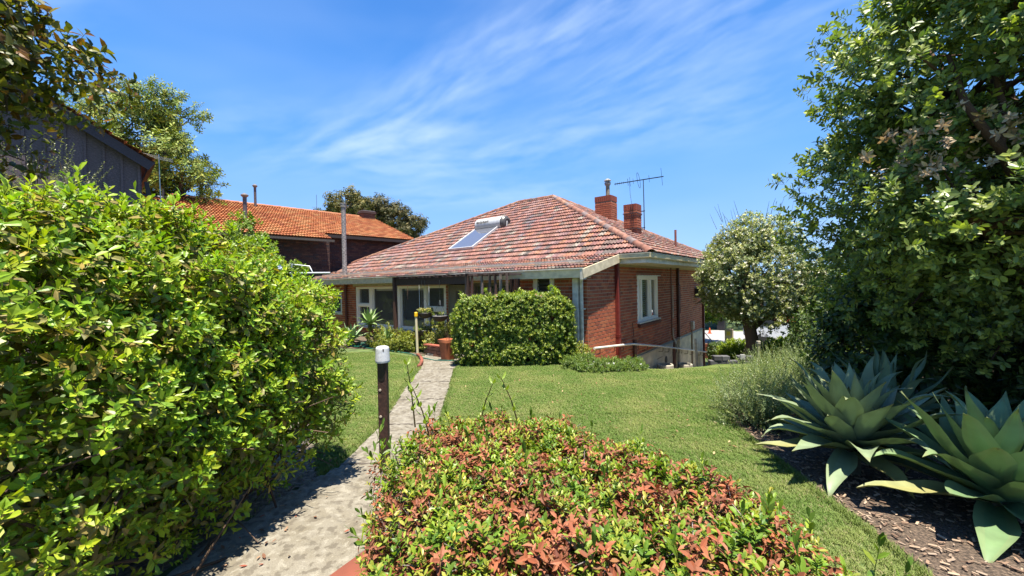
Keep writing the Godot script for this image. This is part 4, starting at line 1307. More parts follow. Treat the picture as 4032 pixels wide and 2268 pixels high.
func neighbours() -> void:
	var t0 := Transform3D(Basis(Vector3.UP, deg_to_rad(47.0)), Vector3(-9.41, 0, -25.0))
	var n := thing("neighbour_house", "long dark brick house with bright orange tiled roof beyond the green hedge", "house", t0.origin, deg_to_rad(47.0))
	var g := Geo.new()
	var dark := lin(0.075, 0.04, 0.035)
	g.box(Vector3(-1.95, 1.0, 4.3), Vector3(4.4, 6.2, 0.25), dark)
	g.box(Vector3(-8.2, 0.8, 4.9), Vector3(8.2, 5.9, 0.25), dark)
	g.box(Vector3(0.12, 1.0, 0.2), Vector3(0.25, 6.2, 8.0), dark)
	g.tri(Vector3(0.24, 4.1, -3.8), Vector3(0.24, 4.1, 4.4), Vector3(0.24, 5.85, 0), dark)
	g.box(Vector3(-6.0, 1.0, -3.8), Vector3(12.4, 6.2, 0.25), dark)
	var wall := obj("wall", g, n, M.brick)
	var nm := brick_mesh(Color.WHITE, M.brick)
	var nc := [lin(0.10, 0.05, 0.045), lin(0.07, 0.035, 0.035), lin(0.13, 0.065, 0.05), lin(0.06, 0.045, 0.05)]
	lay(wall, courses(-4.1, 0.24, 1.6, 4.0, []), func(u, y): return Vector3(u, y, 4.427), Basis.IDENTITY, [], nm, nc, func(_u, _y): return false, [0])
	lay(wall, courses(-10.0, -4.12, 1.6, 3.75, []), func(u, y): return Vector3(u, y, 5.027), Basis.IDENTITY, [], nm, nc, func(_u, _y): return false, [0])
	g = Geo.new()
	var oc := lin(0.3, 0.09, 0.03)
	g.quad(Vector3(-14, 4.12, 4.86), Vector3(0.8, 4.12, 4.86), Vector3(0.8, 5.97, 0), Vector3(-14, 5.97, 0), oc)
	g.quad(Vector3(-14, 3.78, 5.75), Vector3(-4.3, 3.78, 5.75), Vector3(-4.3, 4.12, 4.86), Vector3(-14, 4.12, 4.86), oc)
	g.quad(Vector3(0.8, 4.12, -4.86), Vector3(-14, 4.12, -4.86), Vector3(-14, 5.97, 0), Vector3(0.8, 5.97, 0), oc)
	var roof := obj("roof", g, n, M.orange)
	var oc2 := [lin(0.47, 0.165, 0.055), lin(0.42, 0.14, 0.05), lin(0.52, 0.21, 0.08), lin(0.38, 0.12, 0.045), lin(0.48, 0.225, 0.09)]
	var tm := []
	for c in oc2: tm.append(tile_mesh(c, M.orange))
	var tw := tile_mesh(Color.WHITE, M.orange)
	var out := []
	var shade := func(_u, _v): return vary(pick(oc2), 0.13)
	tiles(roof, Vector3(0, 4.12, 4.86), Vector3.RIGHT, Vector3(0, 1.85, -4.86).normalized(), 5.2, Vector2(-13.5, 0.8), Vector2(-13.5, 0.8), 0.325, 0.235, tm, tw, shade, out)
	tiles(roof, Vector3(0, 3.78, 5.75), Vector3.RIGHT, Vector3(0, 0.34, -0.89).normalized(), 0.95, Vector2(-13.5, -4.3), Vector2(-13.5, -4.3), 0.325, 0.235, tm, tw, shade, out)
	lay_tiles(roof, out, tm, tw, 300, t0)
	var rm := []
	for c in [lin(0.55, 0.22, 0.1), lin(0.5, 0.17, 0.07)]: rm.append(ridge_mesh(c, M.orange))
	ridge(roof, Vector3(-13.5, 5.99, 0), Vector3(0.8, 5.99, 0), Vector3.UP, rm)
	g = Geo.new()
	g.bar(Vector3(-4.3, 4.03, 4.9), Vector3(0.8, 4.03, 4.9), 0.05, 0.14, lin(0.05, 0.035, 0.03))
	g.bar(Vector3(-13.5, 3.7, 5.8), Vector3(-4.2, 3.7, 5.8), 0.09, 0.1, lin(0.12, 0.1, 0.085))
	for i in 7: g.bar(Vector3(-3.9 + i * 0.7, 4.0, 4.4), Vector3(-3.9 + i * 0.7, 4.02, 4.85), 0.06, 0.1, lin(0.05, 0.035, 0.03))
	g.bar(Vector3(0.62, 2.0, 4.3), Vector3(0.62, 4.05, 4.3), 0.12, 0.12, lin(0.1, 0.06, 0.05))
	obj("eaves", g, n, M.wood)
	g = Geo.new()
	g.box(Vector3(0.43, 3.4, 4.3), Vector3(0.3, 0.9, 0.05), lin(0.3, 0.32, 0.36))
	obj("window", g, n, M.glass)
	g = Geo.new()
	g.box(Vector3(0.25, 5.85, 0.2), Vector3(0.78, 0.9, 0.6), lin(0.16, 0.075, 0.05))
	var chim := obj("chimney", g, n, M.brick)
	lay(chim, courses(-0.14, 0.64, 5.45, 6.2, []), func(u, y): return Vector3(u, y, 0.503), Basis.IDENTITY, [], nm, [lin(0.2, 0.1, 0.065), lin(0.15, 0.07, 0.05)], func(_u, _y): return false, [0])
	g = Geo.new()
	g.box(Vector3(0.25, 6.25, 0.2), Vector3(0.9, 0.14, 0.72), lin(0.09, 0.05, 0.045))
	g.box(Vector3(0.25, 6.34, 0.2), Vector3(0.8, 0.06, 0.62), lin(0.3, 0.27, 0.26))
	obj("capping", g, chim, M.brick)
	var vp := [[Vector3(-11.13, 4.1, -16.6), 1.4, 0.075], [Vector3(-13.07, 5.8, -20.3), 1.05, 0.06]]
	for q in vp:
		g = Geo.new()
		var b: Vector3 = t0.affine_inverse() * q[0]
		g.tube([b, b + Vector3(0, q[1], 0)], [q[2], q[2]], 10, lin(0.14, 0.11, 0.12))
		g.lathe([[q[2] * 1.1, -0.05], [q[2] * 2.0, 0.02], [q[2] * 1.9, 0.05], [q[2] * 0.6, 0.11], [0.001, 0.12]], 12, lin(0.2, 0.18, 0.17), b + Vector3(0, q[1], 0))
		obj("flue", g, n, M.paint)
	g = Geo.new()
	g.tube([t0.affine_inverse() * Vector3(-11.25, 5.5, -23.0), t0.affine_inverse() * Vector3(-11.25, 7.0, -23.0)], [0.012, 0.012], 5, lin(0.3, 0.3, 0.32))
	obj("aerial", g, n, M.metal)
	# ---- the clad gable nearer on the left
	var o := t0 * Vector3(-10.5, 0, 7.8)
	var c := thing("clad_house", "grey purple board and batten gable with terracotta tiled verge behind the hedge", "house", o, deg_to_rad(47.0))
	var clad := lin(0.165, 0.115, 0.135)
	g = Geo.new()
	var apex := 5.0
	g.quad(Vector3(-0.21 - 9.6, -1, 0), Vector3(-0.21, -1, 0), Vector3(-0.21, 5.5, 0), Vector3(-9.81, 5.5, 0), clad)
	g.tri(Vector3(-9.81, 5.5, 0), Vector3(-0.21, 5.5, 0), Vector3(-apex, 8.6, 0), clad)
	g.box(Vector3(-0.3, 2.2, -2.5), Vector3(0.18, 6.6, 4.9), clad)
	g.box(Vector3(-9.7, 2.2, -2.5), Vector3(0.2, 6.6, 4.9), clad)
	g.box(Vector3(-5.0, 2.2, -5.0), Vector3(9.3, 6.6, 0.15), clad)
	var cw := obj("wall", g, c, M.wood)
	for i in 26:
		g = Geo.new()
		var x := -0.45 - i * 0.36
		var top := 5.5 + (minf(-x, 9.6 + x) - 0.2) * 0.62
		g.box(Vector3(x, top * 0.5, 0.012), Vector3(0.3, top - 0.02, 0.022), vary(clad, 0.16))
		obj("board", g, cw, M.wood)
		g = Geo.new()
		g.box(Vector3(x + 0.18, top * 0.5, 0.035), Vector3(0.055, top - 0.1, 0.03), vary(clad, 0.14))
		obj("batten", g, cw, M.wood)
	g = Geo.new()
	g.quad(Vector3(0.05, 5.45, 0.3), Vector3(0.05, 5.45, -5.2), Vector3(-apex, 8.62, -5.2), Vector3(-apex, 8.62, 0.3), lin(0.3, 0.1, 0.06))
	g.quad(Vector3(-10.0, 5.45, -5.2), Vector3(-10.0, 5.45, 0.3), Vector3(-apex, 8.62, 0.3), Vector3(-apex, 8.62, -5.2), lin(0.3, 0.1, 0.06))
	var cr := obj("roof", g, c, M.orange)
	for i in 17:
		var f := (i + 0.5) / 17.0
		put("tile", tm[i % 5], cr, Transform3D(Basis(Vector3(0, 0, 1), Vector3(0.53, 0.85, 0), Vector3(-0.85, 0.53, 0) * -1.0) * Basis.from_scale(Vector3(0.5, 1, 1)), Vector3(lerpf(0.05, -apex, f), lerpf(5.47, 8.62, f), 0.14)))
	g = Geo.new()
	g.bar(Vector3(0.0, 5.30, 0.27), Vector3(-apex, 8.47, 0.27), 0.04, 0.26, lin(0.075, 0.055, 0.075), Vector3(0.53, 0.85, 0))
	g.bar(Vector3(0.0, 5.36, 0.12), Vector3(-apex, 8.50, 0.12), 0.26, 0.03, lin(0.07, 0.055, 0.07), Vector3(0.53, 0.85, 0))
	g.bar(Vector3(0.03, 5.42, 0.28), Vector3(0.03, 5.42, -5.0), 0.1, 0.1, lin(0.09, 0.05, 0.045))
	obj("barge_board", g, c, M.wood)
	g = Geo.new()
	for i in 6: g.box(Vector3(0.05, 3.9 + i * 0.13, -0.35), Vector3(0.5, 0.02, 0.1), lin(0.2, 0.19, 0.2), Basis(Vector3.RIGHT, 0.5))
	g.bar(Vector3(0.05, 3.6, -0.1), Vector3(-0.1, 4.9, -0.1), 0.08, 0.1, lin(0.05, 0.04, 0.05))
	g.bar(Vector3(0.3, 3.6, -0.35), Vector3(0.3, 4.8, -0.35), 0.05, 0.05, lin(0.05, 0.04, 0.05))
	obj("louvre", g, c, M.wood)
	g = Geo.new()
	g.tube([Vector3(0.18, 5.75, 0.1), Vector3(0.19, 4.6, 0.1), Vector3(0.2, 4.2, 0.15)], [0.015, 0.015, 0.015], 6, lin(0.35, 0.42, 0.4))
	for i in 4: g.tube([Vector3(-0.25, 5.72 - i * 0.04, 0.1 + i * 0.05), Vector3(0.5, 5.66 - i * 0.04, 0.1 + i * 0.05)], [0.006, 0.006], 4, lin(0.35, 0.36, 0.36))
	obj("aerial", g, c, M.metal)
	# white metal line and bracket behind the hedge tip
	var cl := thing("clothes_line_arm", "pale metal clothes line arm poking from the leaves left of the rusty flue", "clothes line", Vector3(-4.75, 0, -9.0))
	g = Geo.new()
	g.tube([Vector3(-0.3, 1.94, 0), Vector3(0.62, 1.93, 0)], [0.022, 0.022], 7, lin(0.55, 0.57, 0.58))
	obj("arm", g, cl, M.steel)
	g = Geo.new()
	g.tube([Vector3(-0.3, 2.15, 0), Vector3(0.15, 2.09, 0), Vector3(0.22, 1.94, 0)], [0.014, 0.014, 0.014], 6, lin(0.55, 0.57, 0.58))
	g.tube([Vector3(-0.25, -0.4, 0), Vector3(-0.25, 2.16, 0)], [0.025, 0.025], 7, lin(0.5, 0.52, 0.53))
	obj("brace", g, cl, M.steel)

func street() -> void:
	var g := Geo.new()
	# besser block planter wall by the round tree
	var b := thing("block_wall", "low stack of dark grey concrete blocks at the foot of the round tree", "wall", Vector3(5.55, -0.72, -10.55), deg_to_rad(-8))
	for r in 4:
		for i in 5:
			if r == 3 and i == 2: continue
			g = Geo.new()
			g.box(Vector3(-0.2 + i * 0.2 + (0.1 if r % 2 else 0.0), -0.15 + r * 0.125, rf(-0.01, 0.01)), Vector3(0.19, 0.115, 0.19), vary(lin(0.12, 0.12, 0.13), 0.25), Basis(Vector3.UP, rf(-0.04, 0.04)), 0.006)
			obj("block", g, b, M.render)
	g = Geo.new()
	g.box(Vector3(0.5, 0.27, 0.1), Vector3(0.11, 0.13, 0.04), lin(0.5, 0.5, 0.5))
	obj("plate", g, b, M.render)
	# timber stake by the tree
	var st := thing("timber_stake", "pale timber stake standing in the grass right of the round tree trunk", "stake", Vector3(5.6, -0.75, -9.0))
	g = Geo.new()
	g.bar(Vector3(0, 0, 0), Vector3(0.0, 0.88, 0), 0.055, 0.055, lin(0.5, 0.42, 0.28), Vector3.UP, 0.005)
	obj("shaft", g, st, M.wood)
	g = Geo.new()
	g.bar(Vector3(0, 0.86, 0), Vector3(0.0, 0.93, 0), 0.07, 0.07, lin(0.62, 0.58, 0.45), Vector3.UP, 0.005)
	obj("cap", g, st, M.wood)
	# iron gate and steps past the house corner
	var gt := from_house("iron_gate", "thin grey iron gate and railing beyond the far house corner", "gate", -0.3, -2.4, 11.9)
	for i in 5:
		g = Geo.new()
		g.tube([Vector3(-0.2 + i * 0.13, 0, 0), Vector3(-0.2 + i * 0.13, 1.1, 0)], [0.014, 0.014], 6, lin(0.16, 0.15, 0.16))
		obj("bar", g, gt, M.paint)
	g = Geo.new()
	g.tube([Vector3(-0.22, 1.1, 0), Vector3(0.34, 1.1, 0)], [0.018, 0.018], 6, lin(0.16, 0.15, 0.16))
	g.tube([Vector3(-0.22, 0.15, 0), Vector3(0.34, 0.15, 0)], [0.018, 0.018], 6, lin(0.16, 0.15, 0.16))
	g.tube([Vector3(-0.35, 1.6, 0.2), Vector3(0.0, 1.1, 0.0)], [0.018, 0.018], 6, lin(0.16, 0.15, 0.16))
	obj("rail", g, gt, M.paint)
	var rw := from_house("red_brick_wall", "short red brick wall behind the iron gate", "wall", 0.2, -2.4, 13.6)
	g = Geo.new()
	g.box(Vector3(0, 0.35, -0.06), Vector3(2.3, 0.8, 0.1), lin(0.3, 0.2, 0.15))
	var rwb := obj("core", g, rw, M.mortar)
	lay(rwb, courses(-1.15, 1.15, -0.05, 0.75, []), func(u, y): return Vector3(u, y, -0.006), Basis.IDENTITY, [], brick_mesh(Color.WHITE, M.brick), [lin(0.45, 0.13, 0.07), lin(0.4, 0.11, 0.065)], func(_u, _y): return false, [0])
	# tan pillar with a yellow notice, wheelie bins, cone, fence, parked van across the road
	var pl := from_house("sign_pillar", "tan brick pillar with a small yellow notice near the street", "pillar", 0.1, -2.4, 18.5)
	g = Geo.new()
	g.box(Vector3(0, 0.5, 0), Vector3(0.42, 1.0, 0.35), lin(0.5, 0.36, 0.22), Basis.IDENTITY, 0.01)
	obj("body", g, pl, M.render)
	g = Geo.new()
	g.box(Vector3(0, 0.75, 0.181), Vector3(0.2, 0.24, 0.012), lin(0.65, 0.42, 0.04))
	obj("notice", g, pl, M.paint)
	var bn := from_house("wheelie_bin", "dark wheelie bin standing in tree shade across the street", "bin", 1.9, -2.4, 26.3)
	g = Geo.new()
	g.box(Vector3(0, 0.52, 0), Vector3(0.56, 0.9, 0.6), lin(0.02, 0.022, 0.025), Basis.IDENTITY, 0.03)
	obj("body", g, bn, M.plastic)
	g = Geo.new()
	g.box(Vector3(0, 1.02, 0.02), Vector3(0.62, 0.09, 0.7), lin(0.03, 0.03, 0.035), Basis(Vector3.RIGHT, 0.08), 0.02)
	obj("lid", g, bn, M.plastic)
	for sx in [-0.22, 0.22]:
		g = Geo.new()
		g.lathe([[0.001, -0.03], [0.1, -0.03], [0.1, 0.03], [0.001, 0.03]], 12, lin(0.015, 0.015, 0.015), Vector3(sx, 0.1, -0.25), Basis(Vector3.BACK, PI * 0.5))
		obj("wheel", g, bn, M.plastic)
	var co := from_house("traffic_cone", "small orange cone standing at the far kerb by the green fence", "cone", 2.2, -2.38, 23.6)
	g = Geo.new()
	g.lathe([[0.11, 0.03], [0.07, 0.2], [0.03, 0.42], [0.02, 0.44], [0.001, 0.445]], 14, lin(0.6, 0.1, 0.03))
	obj("body", g, co, M.plastic)
	g = Geo.new()
	g.box(Vector3(0, 0.015, 0), Vector3(0.3, 0.03, 0.3), lin(0.55, 0.09, 0.03))
	obj("base", g, co, M.plastic)
	var fe := from_house("sheet_fence", "teal green corrugated fence in shade across the street", "fence", 5.2, -2.4, 27.0)
	for i in 18:
		g = Geo.new()
		g.box(Vector3(-2.0 + i * 0.3, 0.75, 0), Vector3(0.29, 1.5, 0.03 if i % 2 else 0.06), vary(lin(0.015, 0.11, 0.12), 0.12))
		obj("panel", g, fe, M.paint)
	var va := from_house("parked_van", "white parked van with an orange red stripe seen behind the round tree trunk", "van", -3.4, -2.38, 21.0)
	g = Geo.new()
	g.box(Vector3(0, 1.1, 0), Vector3(4.2, 1.5, 1.8), lin(0.75, 0.76, 0.8), Basis.IDENTITY, 0.08)
	g.box(Vector3(-2.5, 0.8, 0), Vector3(1.0, 0.8, 1.75), lin(0.75, 0.76, 0.8), Basis.IDENTITY, 0.12)
	obj("body", g, va, M.plastic)
	g = Geo.new()
	g.box(Vector3(0.1, 1.52, 0.905), Vector3(3.6, 0.3, 0.012), lin(0.7, 0.09, 0.03))
	obj("stripe", g, va, M.plastic)
	g = Geo.new()
	g.box(Vector3(-1.65, 1.35, 0.908), Vector3(0.7, 0.5, 0.014), lin(0.03, 0.035, 0.04))
	obj("window", g, va, M.plastic)
	for wx in [-1.9, 1.35]:
		for wz in [-0.8, 0.8]:
			g = Geo.new()
			g.lathe([[0.001, -0.1], [0.32, -0.1], [0.34, -0.06], [0.34, 0.06], [0.32, 0.1], [0.001, 0.1]], 20, lin(0.02, 0.02, 0.02), Vector3(wx, 0.34, wz), Basis(Vector3.RIGHT, PI * 0.5))
			obj("wheel", g, va, M.plastic)
func trees() -> void:
	# ---- big grey-green tree on the right
	var rl := sprig(9, 0.064, 0.031, 0.065, 0.5, [lin(0.20, 0.265, 0.08), lin(0.27, 0.335, 0.095), lin(0.12, 0.17, 0.06), lin(0.36, 0.41, 0.125)], M.leaf, 0.2, 0.1, [0.15, 0.8, 1.0, 0.0])
	var bl := [[Vector3(4.15, 3.2, -3.3), Vector3(1.12, 1.1, 1.1), 2.3, 0.0], [Vector3(3.85, 2.35, -3.6), Vector3(1.0, 0.85, 1.0), 2.3, 0.0], [Vector3(4.7, 4.1, -3.0), Vector3(1.2, 1.0, 1.2), 2.2, 0.0], [Vector3(5.1, 2.6, -3.0), Vector3(1.2, 1.1, 1.1), 2.3, 0.0], [Vector3(4.0, 1.7, -3.9), Vector3(0.75, 0.6, 0.8), 2.2, 0.0], [Vector3(4.9, 1.5, -3.6), Vector3(1.2, 0.8, 1.0), 2.3, 0.0], [Vector3(4.15, 3.75, -2.1), Vector3(0.8, 0.6, 0.8), 2.2, 0.0], [Vector3(5.7, 4.6, -3.4), Vector3(1.2, 1.0, 1.2), 2.2, 0.0], [Vector3(3.45, 2.05, -2.95), Vector3(0.7, 0.4, 0.7), 2.2, 0.0], [Vector3(3.5, 3.25, -3.2), Vector3(0.8, 0.75, 0.8), 2.2, 0.0], [Vector3(3.75, 3.9, -2.9), Vector3(0.7, 0.55, 0.7), 2.2, 0.0]]
	tree("broad_tree", "large dense grey green leafy tree overhanging the agaves on the right", "tree", Vector3(4.5, 0, -3.3), Vector3(4.45, 1.5, -3.3), 0.13, lin(0.13, 0.075, 0.05), bl, 14500, 0.5, 0.36, 2.1, -0.08, rl, 0.75, 1.25, [Color(1, 1, 1), Color(1.15, 1.1, 0.8), Color(0.8, 0.9, 0.9)], "", 0.7)
	var bt: Node3D = get_node("broad_tree")
	var bo := bt.position
	var lg := Geo.new()
	var crook := [Vector3(4.3, 1.75, -3.2), Vector3(3.9, 2.05, -2.95), Vector3(3.42, 2.48, -2.76), Vector3(3.3, 2.58, -2.74), Vector3(3.22, 2.67, -2.73), Vector3(3.16, 2.80, -2.75), Vector3(3.22, 3.2, -2.9)]
	for i in crook.size(): crook[i] -= bo
	lg.tube(crook, [0.06, 0.045, 0.03, 0.026, 0.025, 0.021, 0.012], 9, lin(0.12, 0.065, 0.04), false)
	obj("limb", lg, bt, M.bark)
	lg = Geo.new()
	lg.tube([crook[2], Vector3(3.43, 2.72, -2.74) - bo, Vector3(3.47, 3.1, -2.85) - bo], [0.026, 0.021, 0.012], 8, lin(0.12, 0.065, 0.04), false)
	obj("limb", lg, bt, M.bark)
	var dead := sprig(9, 0.06, 0.028, 0.06, 0.3, [lin(0.36, 0.27, 0.17), lin(0.28, 0.2, 0.125), lin(0.42, 0.34, 0.23)], M.dry, 0.3, 0.3)
	var dp := []
	for i in 80: dp.append([Vector3(rf(2.75, 3.7), rf(2.3, 2.75), rf(-3.2, -2.6)) - bo, Vector3(rf(-1, 0), rf(-0.5, 0.6), rf(0, 1)).normalized(), 0.0])
	foliage("dry_foliage", bt, dead, dp, 0.7, 1.2, 1.0, 0.0, 0.6, [Color.WHITE])
	# ---- round flowering tree by the lawn crest
	var sl := sprig(9, 0.085, 0.042, 0.09, 0.5, [lin(0.29, 0.32, 0.13), lin(0.37, 0.39, 0.19), lin(0.20, 0.23, 0.095), lin(0.45, 0.46, 0.26)], M.leaf, 0.25)
	var tb := Vector3(6.95, -0.95, -11.7)
	var rb := [[Vector3(7.4, 1.7, -12.0), Vector3(1.6, 1.25, 1.5), 2.4, 0.0], [Vector3(7.4, 2.7, -12.0), Vector3(1.15, 0.8, 1.2), 2.1, 0.0], [Vector3(6.65, 1.5, -11.7), Vector3(0.9, 1.05, 0.95), 2.2, 0.0], [Vector3(8.6, 1.15, -12.1), Vector3(1.1, 0.9, 1.0), 2.2, 0.0], [Vector3(7.3, 0.7, -11.3), Vector3(1.0, 0.55, 0.8), 2.2, 0.0]]
	var rt := tree("round_tree", "round headed pale flowering tree with a stout forked trunk beside the house", "tree", tb, tb + Vector3(0.05, 1.25, 0), 0.2, lin(0.19, 0.125, 0.085), rb, 6500, 0.5, 0.3, 1.3, -0.3, sl, 0.7, 1.2, [Color(1, 1, 1), Color(1.2, 1.15, 0.9), Color(0.75, 0.85, 0.8)], "", 0.7)
	var bloom := sprig(4, 0.06, 0.055, 0.02, 0.7, [lin(0.72, 0.68, 0.62)], M.leaf, 0.2)
	var fp := shell(rb, 420, 0.05, 0.3, 1.3, -0.3, 0.2)
	for p in fp: p[0] -= tb
	foliage("blossom", rt, bloom, fp, 0.8, 1.2, 1.0, 0.4, 0.3, [Color.WHITE])
	var tw := Geo.new()
	for i in 26:      # long whips standing out of the crown top
		var az := rf(0, TAU)
		var p := Vector3(7.4, 2.85, -12.0) + Vector3(cos(az) * rf(0.2, 1.3), rf(-0.2, 0.6), sin(az) * rf(0.2, 1.2)) - tb
		tw.tube([p, p + Vector3(cos(az) * 0.12, 0.3, sin(az) * 0.12), p + Vector3(cos(az) * 0.2, rf(0.4, 0.65), sin(az) * 0.2)], [0.008, 0.006, 0.003], 4, lin(0.12, 0.1, 0.05), false)
	obj("twigs", tw, rt, M.bark, "stuff")
	# ---- feathery tree behind the clad gable
	var cl := sprig(14, 0.22, 0.075, 0.35, 0.25, [lin(0.18, 0.24, 0.045), lin(0.23, 0.28, 0.055), lin(0.13, 0.19, 0.04), lin(0.29, 0.30, 0.06)], M.dull, 0.2)
	var lb := [[Vector3(-18.6, 9.3, -19), Vector3(2.3, 1.2, 2.2), 2.2, 0.0], [Vector3(-16.6, 10.3, -19), Vector3(1.5, 0.8, 1.5), 2.2, 0.0], [Vector3(-16.4, 7.8, -18.6), Vector3(1.8, 1.0, 1.9), 2.2, 0.0], [Vector3(-15.3, 6.2, -18.4), Vector3(1.4, 1.2, 1.5), 2.2, 0.0], [Vector3(-17.6, 6.2, -18.4), Vector3(1.8, 1.2, 1.7), 2.2, 0.0], [Vector3(-16.0, 4.2, -18.2), Vector3(1.7, 1.3, 1.6), 2.2, 0.0], [Vector3(-20.0, 7.6, -19), Vector3(2.0, 1.4, 2.0), 2.2, 0.0]]
	tree("feathery_tree", "tall airy yellow green tree rising behind the clad gable", "tree", Vector3(-18, -0.5, -19.5), Vector3(-17.7, 4.6, -19.2), 0.26, lin(0.12, 0.085, 0.06), lb, 3600, 0.6, 0.7, 0.6, -0.1, cl, 0.7, 1.2, [Color(1, 1, 1), Color(1.2, 1.15, 0.9), Color(0.8, 0.9, 0.85)], "", 0.8, 0.05, 0.3)
	# ---- gum trees behind the neighbour's roof
	var gl := sprig(12, 0.36, 0.12, 0.5, -0.2, [lin(0.10, 0.10, 0.04), lin(0.14, 0.125, 0.05), lin(0.08, 0.085, 0.035), lin(0.17, 0.135, 0.06)], M.dull, 0.2, 0.5)
	var gums := [["first gum tree, greenest, standing left of the brick chimney", Vector3(-15.2, 0, -37), [[Vector3(-15.3, 9.2, -37), Vector3(1.6, 1.3, 1.5), 2.2, 0.0], [Vector3(-16.6, 8.2, -37), Vector3(1.3, 0.9, 1.2), 2.2, 0.0], [Vector3(-13.9, 8.8, -37), Vector3(1.2, 1.0, 1.2), 2.2, 0.0]], Color(1.35, 1.35, 1.0)],
		["brownish gum tree standing just behind the neighbour's chimney", Vector3(-12.2, 0, -38), [[Vector3(-12.4, 9.2, -38), Vector3(1.5, 0.8, 1.3), 2.2, 0.0], [Vector3(-11.2, 8.2, -38), Vector3(1.5, 1.2, 1.4), 2.2, 0.0], [Vector3(-12.9, 8.0, -38), Vector3(1.2, 0.9, 1.2), 2.2, 0.0]], Color(1, 1, 1)],
		["thin brownish gum tree nearest the tiled roof ridge", Vector3(-9.6, 0, -38), [[Vector3(-9.6, 7.2, -38), Vector3(1.2, 1.1, 1.2), 2.2, 0.0], [Vector3(-10.3, 6.2, -38), Vector3(1.2, 1.0, 1.2), 2.2, 0.0], [Vector3(-9.3, 5.6, -38), Vector3(0.9, 0.9, 1.0), 2.2, 0.0]], Color(1.0, 1.0, 1.0)]]
	for q in gums:
		var b: Vector3 = q[1]
		var bb: Array = q[2]
		var cc: Color = q[3]
		tree("gum_tree", q[0], "tree", b, Vector3(b.x, bb[0][0].y - 2.6, b.z), 0.18, lin(0.3, 0.25, 0.2), bb, 620, 0.6, 0.7, 0.7, -0.2, gl, 0.7, 1.15, [cc, Color(cc.r * 1.15, cc.g * 1.1, cc.b)], "gum trees behind the neighbour's roof", 1.0, 0.05, 0.0)
	# ---- near tree whose branches hang in at the top left
	var nl := sprig(7, 0.075, 0.045, 0.1, 0.3, [lin(0.10, 0.12, 0.03), lin(0.14, 0.155, 0.035), lin(0.075, 0.095, 0.028), lin(0.19, 0.17, 0.035), lin(0.19, 0.095, 0.035)], M.gloss, 0.3, 0.3, [0.15, 0.95, 0.8, 0.0])
	var nb := [[Vector3(-3.1, 3.05, -2.35), Vector3(0.5, 0.4, 0.5), 2.2, 0.0], [Vector3(-4.0, 2.75, -2.5), Vector3(0.72, 0.7, 0.6), 2.2, 0.0], [Vector3(-3.35, 3.4, -2.2), Vector3(0.5, 0.42, 0.5), 2.2, 0.0], [Vector3(-4.3, 3.4, -2.3), Vector3(0.8, 0.7, 0.7), 2.2, 0.0]]
	var ntree := tree("overhanging_tree", "dark olive leaved tree with reddish tips hanging in at upper left", "tree", Vector3(-5.0, 0, -2.4), Vector3(-4.4, 2.6, -2.35), 0.09, lin(0.1, 0.07, 0.05), nb, 2100, 0.45, 0.2, 1.8, -0.3, nl, 0.7, 1.2, [Color(1, 1, 1), Color(1.15, 1.05, 0.8), Color(0.8, 0.9, 0.9)])
	var tips := sprig(4, 0.05, 0.03, 0.1, 0.9, [lin(0.24, 0.06, 0.05), lin(0.2, 0.045, 0.07)], M.gloss)
	var tp := []
	for i in 26: tp.append([Vector3(rf(-3.6, -2.75), rf(3.2, 3.75), rf(-2.7, -1.9)) - Vector3(-5.0, 0, -2.4), Vector3(0.3, 1, 0), 0.0])
	foliage("shoots", ntree, tips, tp, 0.7, 1.1, 1.0, 0.6, 0.5, [Color.WHITE])
	# ---- trees and shrubs across the street and down the right side
	var dl := sprig(10, 0.2, 0.09, 0.25, 0.4, [lin(0.05, 0.085, 0.025), lin(0.07, 0.11, 0.03), lin(0.04, 0.07, 0.022)], M.dull, 0.2)
	var yl := sprig(10, 0.2, 0.09, 0.25, 0.4, [lin(0.16, 0.22, 0.03), lin(0.20, 0.25, 0.04), lin(0.11, 0.17, 0.03)], M.dull, 0.2)
	var far := [["dark leafy street tree shading the teal fence and bin", glob(2.6, -2.4, 29.0), 3.0, 2.9, dl, 2.6], ["bright yellow green tree just past the far house corner", glob(2.2, -2.4, 18.4), 1.9, 2.9, yl, 2.0], ["broad dark street tree behind the parked van", glob(-9.0, -2.4, 27.0), 3.4, 3.0, dl, 2.4], ["dark street tree at far right beyond the tall shrubs", glob(-17.0, -2.4, 25.0), 3.4, 3.2, dl, 2.6]]
	for q in far:
		var b: Vector3 = q[1]
		var r: float = q[2]
		var cy: float = q[3]
		tree("street_tree", q[0], "tree", b, b + Vector3(0, 1.4, 0), 0.2, lin(0.1, 0.07, 0.05), [[b + Vector3(0, cy, 0), Vector3(r, r * 0.8, r), 2.2, 0.0], [b + Vector3(r * 0.6, cy - 0.4, 0.5), Vector3(r * 0.7, r * 0.5, r * 0.7), 2.2, 0.0], [b + Vector3(-r * 0.6, cy - 0.3, 0.3), Vector3(r * 0.7, r * 0.5, r * 0.7), 2.2, 0.0]], 1500, 0.5, 0.6, 0.6, -0.35, q[4], 0.8, 1.4, [Color(1, 1, 1), Color(1.2, 1.15, 0.9)], "", 0.6)
	# a belt of distant trees along the horizon
	var belt := thing("distant_trees", "belt of far green trees closing the horizon behind the gardens", "trees")
	belt.set_meta("kind", "stuff")
	var xs := []
	var ct := []
	var cm := sprig(16, 1.1, 0.6, 1.2, 0.5, [lin(0.07, 0.10, 0.03), lin(0.10, 0.13, 0.04)], M.dull, 0.2)
